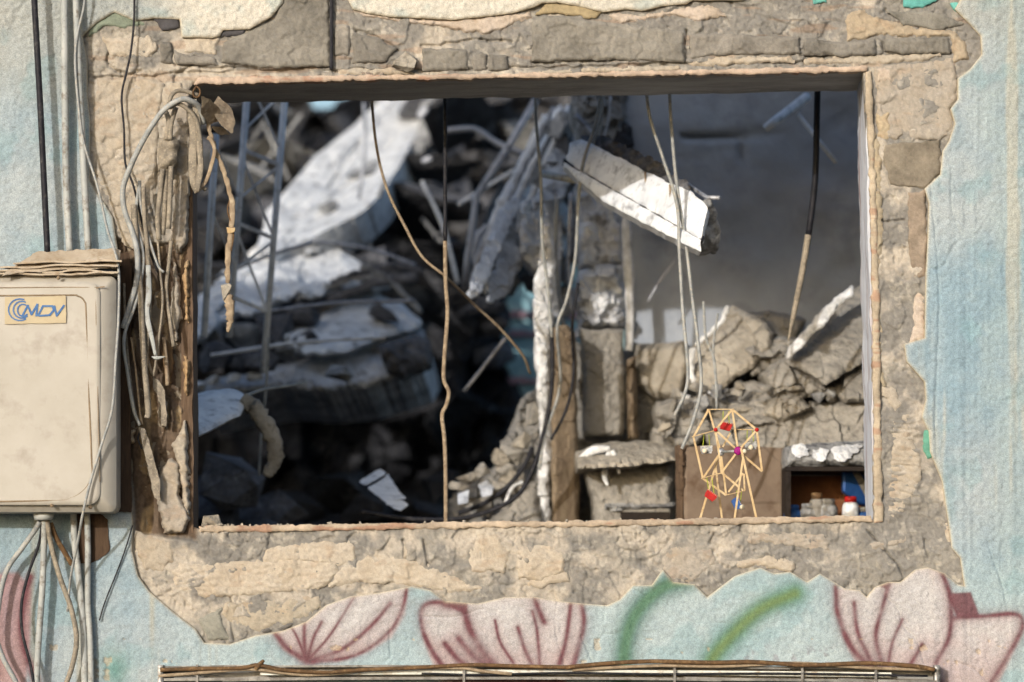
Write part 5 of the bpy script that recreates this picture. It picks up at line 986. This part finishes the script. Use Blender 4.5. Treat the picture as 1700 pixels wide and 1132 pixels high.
bottle(1434, 842, .012, 'blue_plastic', 'pvc', 'narrow blue bottle at the right end of the shelf', .55)
slab('blue_case', 'blue plastic case with pale stripe leaning in the shelf at the right reveal', 'case', [(1398, 778), (1412, 776), (1450, 800), (1450, 842), (1424, 836), (1400, 816)], pd(.60, 1420, 800, .001, 0), .04, 'blue_plastic', seed=101, cell=3, rough=(), wob=.5, edge=.006, edge_px=4)
slab('pale_stripe', 'pale band strapped round the blue plastic case', 'band', [(1412, 777), (1424, 780), (1446, 816), (1440, 830)], pd(.592, 1420, 800, .001, 0), .006, 'rubble_cream', seed=102, cell=2, rough=(), wob=.3, edge=0)
# boulders and slabs at right
slab('cream_boulder', 'big cream boulder with white chipped left edge on the right rubble', 'boulder', [(1144, 596), (1150, 576), (1186, 550), (1206, 514), (1216, 508), (1262, 524), (1284, 552), (1276, 580), (1246, 612), (1206, 642), (1184, 654), (1150, 636)],
     lambda X, Y: .98+(Y-580)*-.0012+(X-1210)*-.0008, .16, 'rubble_cream', rough=((60, .012), (14, .004)), edge=.02, edge_px=10, seed=103, cell=3, wob=3)
for pts, w in (([(1150, 576), (1146, 600), (1150, 628), (1170, 642), (1186, 652)], .008), ([(1156, 572), (1180, 552), (1200, 530), (1208, 508)], .005), ([(1130, 652), (1122, 664), (1136, 668), (1140, 655)], .009), ([(1098, 712), (1106, 728), (1114, 738)], .006)):
    tag(tube('plaster_streak', [(x, y, .96) for x, y in pts], w, M['splat'], flat=.4, jitter=.001), {576: 'white plaster crust round the lower left edge of the cream boulder', 572: 'thin white plaster crust up the left shoulder of the cream boulder', 652: 'white plaster blob between the boulder and the leaning panel', 712: 'small white plaster streak above the cistern'}[pts[0][1]], 'plaster')
slab('tilted_slab', 'tilted grey slab with white broken edge at the far right', 'slab', [(1296, 600), (1330, 560), (1364, 520), (1398, 488), (1440, 470), (1480, 470), (1480, 560), (1440, 600), (1400, 618), (1370, 640), (1340, 620)], pd(.86, 1380, 560, -.0004, -.0016), .12, 'rubble_tan', rough=((70, .008), (16, .003)), edge=.02, seed=104, cell=3, wob=3)
slab('white_edge', 'white broken edge running along the tilted grey slab', 'plaster', [(1306, 594), (1312, 574), (1340, 546), (1360, 520), (1382, 498), (1416, 472), (1412, 490), (1388, 512), (1366, 540), (1336, 570), (1316, 592)], pd(.80, 1360, 530, -.0004, -.0008), .03, 'splat', rough=((14, .004),), seed=130, cell=2, wob=2.5, wob_sc=12, edge=.004, edge_px=4)
R2 = [([(1262, 620), (1300, 592), (1344, 620), (1372, 648), (1330, 664), (1290, 660)], 'dull slab piece under the white broken edge', .84, 'rubble_tan'), ([(1240, 580), (1268, 560), (1300, 556), (1330, 560), (1296, 600), (1250, 622)], 'rubble piece between cream boulder and tilted slab', .95, 'rubble_tan'),
      ([(1186, 660), (1246, 630), (1290, 640), (1300, 668), (1262, 700), (1200, 700)], 'flat rubble piece under the cream boulder', .86, 'rubble_tan'), ([(1092, 668), (1130, 660), (1180, 668), (1184, 716), (1150, 742), (1112, 740), (1092, 700)], 'rounded rubble hump above the brown board', .88, 'rubble_tan'),
      ([(1180, 690), (1240, 690), (1320, 676), (1400, 664), (1480, 650), (1480, 745), (1300, 748), (1180, 745)], 'long low rubble bank above the shelf', .80, 'rubble_tan'), ([(1372, 640), (1400, 616), (1450, 590), (1480, 590), (1480, 660), (1400, 668)], 'rubble block under the tilted slab by the right reveal', .82, 'rubble_tan'),
      ([(1276, 664), (1330, 656), (1350, 680), (1300, 700), (1264, 690)], 'small wedge of rubble in the middle of the right bank', .77, 'rubble_cream'), ([(1216, 520), (1240, 514), (1300, 520), (1340, 530), (1320, 566), (1276, 560), (1250, 530)], 'rubble lump behind the cream boulder', 1.05, 'rubble_tan')]
for i, (poly, lab, Y0, m) in enumerate(R2):
    slab('rubble_piece', lab, 'rubble', poly, pd(Y0, sum(p[0] for p in poly)/len(poly), sum(p[1] for p in poly)/len(poly), -.0002, -.0012), .2, m, rough=((50, .01), (12, .002)), facets=((70, .022), (26, .006)), edge=.025, edge_px=10, seed=110+i, cell=3, wob=3)
slab('rubble_fill', 'dusty bank of fine rubble filling the foot of the rear wall', 'rubble bank', [(1080, 720), (1110, 680), (1190, 640), (1280, 610), (1480, 580), (1480, 1500), (1080, 1500)], pd(1.04, 1280, 700, 0, -.0006), .2, 'rubble_tan', rough=((40, .008),), facets=((60, .03), (24, .008)), seed=120, cell=4, wob=4)
for i in range(40):
    x = hr.uniform(1090, 1440); y = hr.uniform(640, 735)
    rock('loose_stone', x, y, .80+hr.uniform(0, .08), hr.uniform(10, 34), hr.uniform(8, 24), hr.uniform(.02, .05), M[hr.choice(['rubble_tan', 'rubble_tan', 'rubble_cream', 'conc_mid'])], 300+i, 'loose dusty stone on the right rubble bank', 'rubble', 'loose stones on the right rubble bank', ang=.7)
slab('infill_wall', 'dusty infill wall behind the cistern and posts', 'wall', [(925, 560), (1140, 640), (1140, 1500), (925, 1500)], pd(1.22, 1000, 800, 0, 0), .06, 'rubble_tan', rough=((60, .01),), seed=121, cell=6)
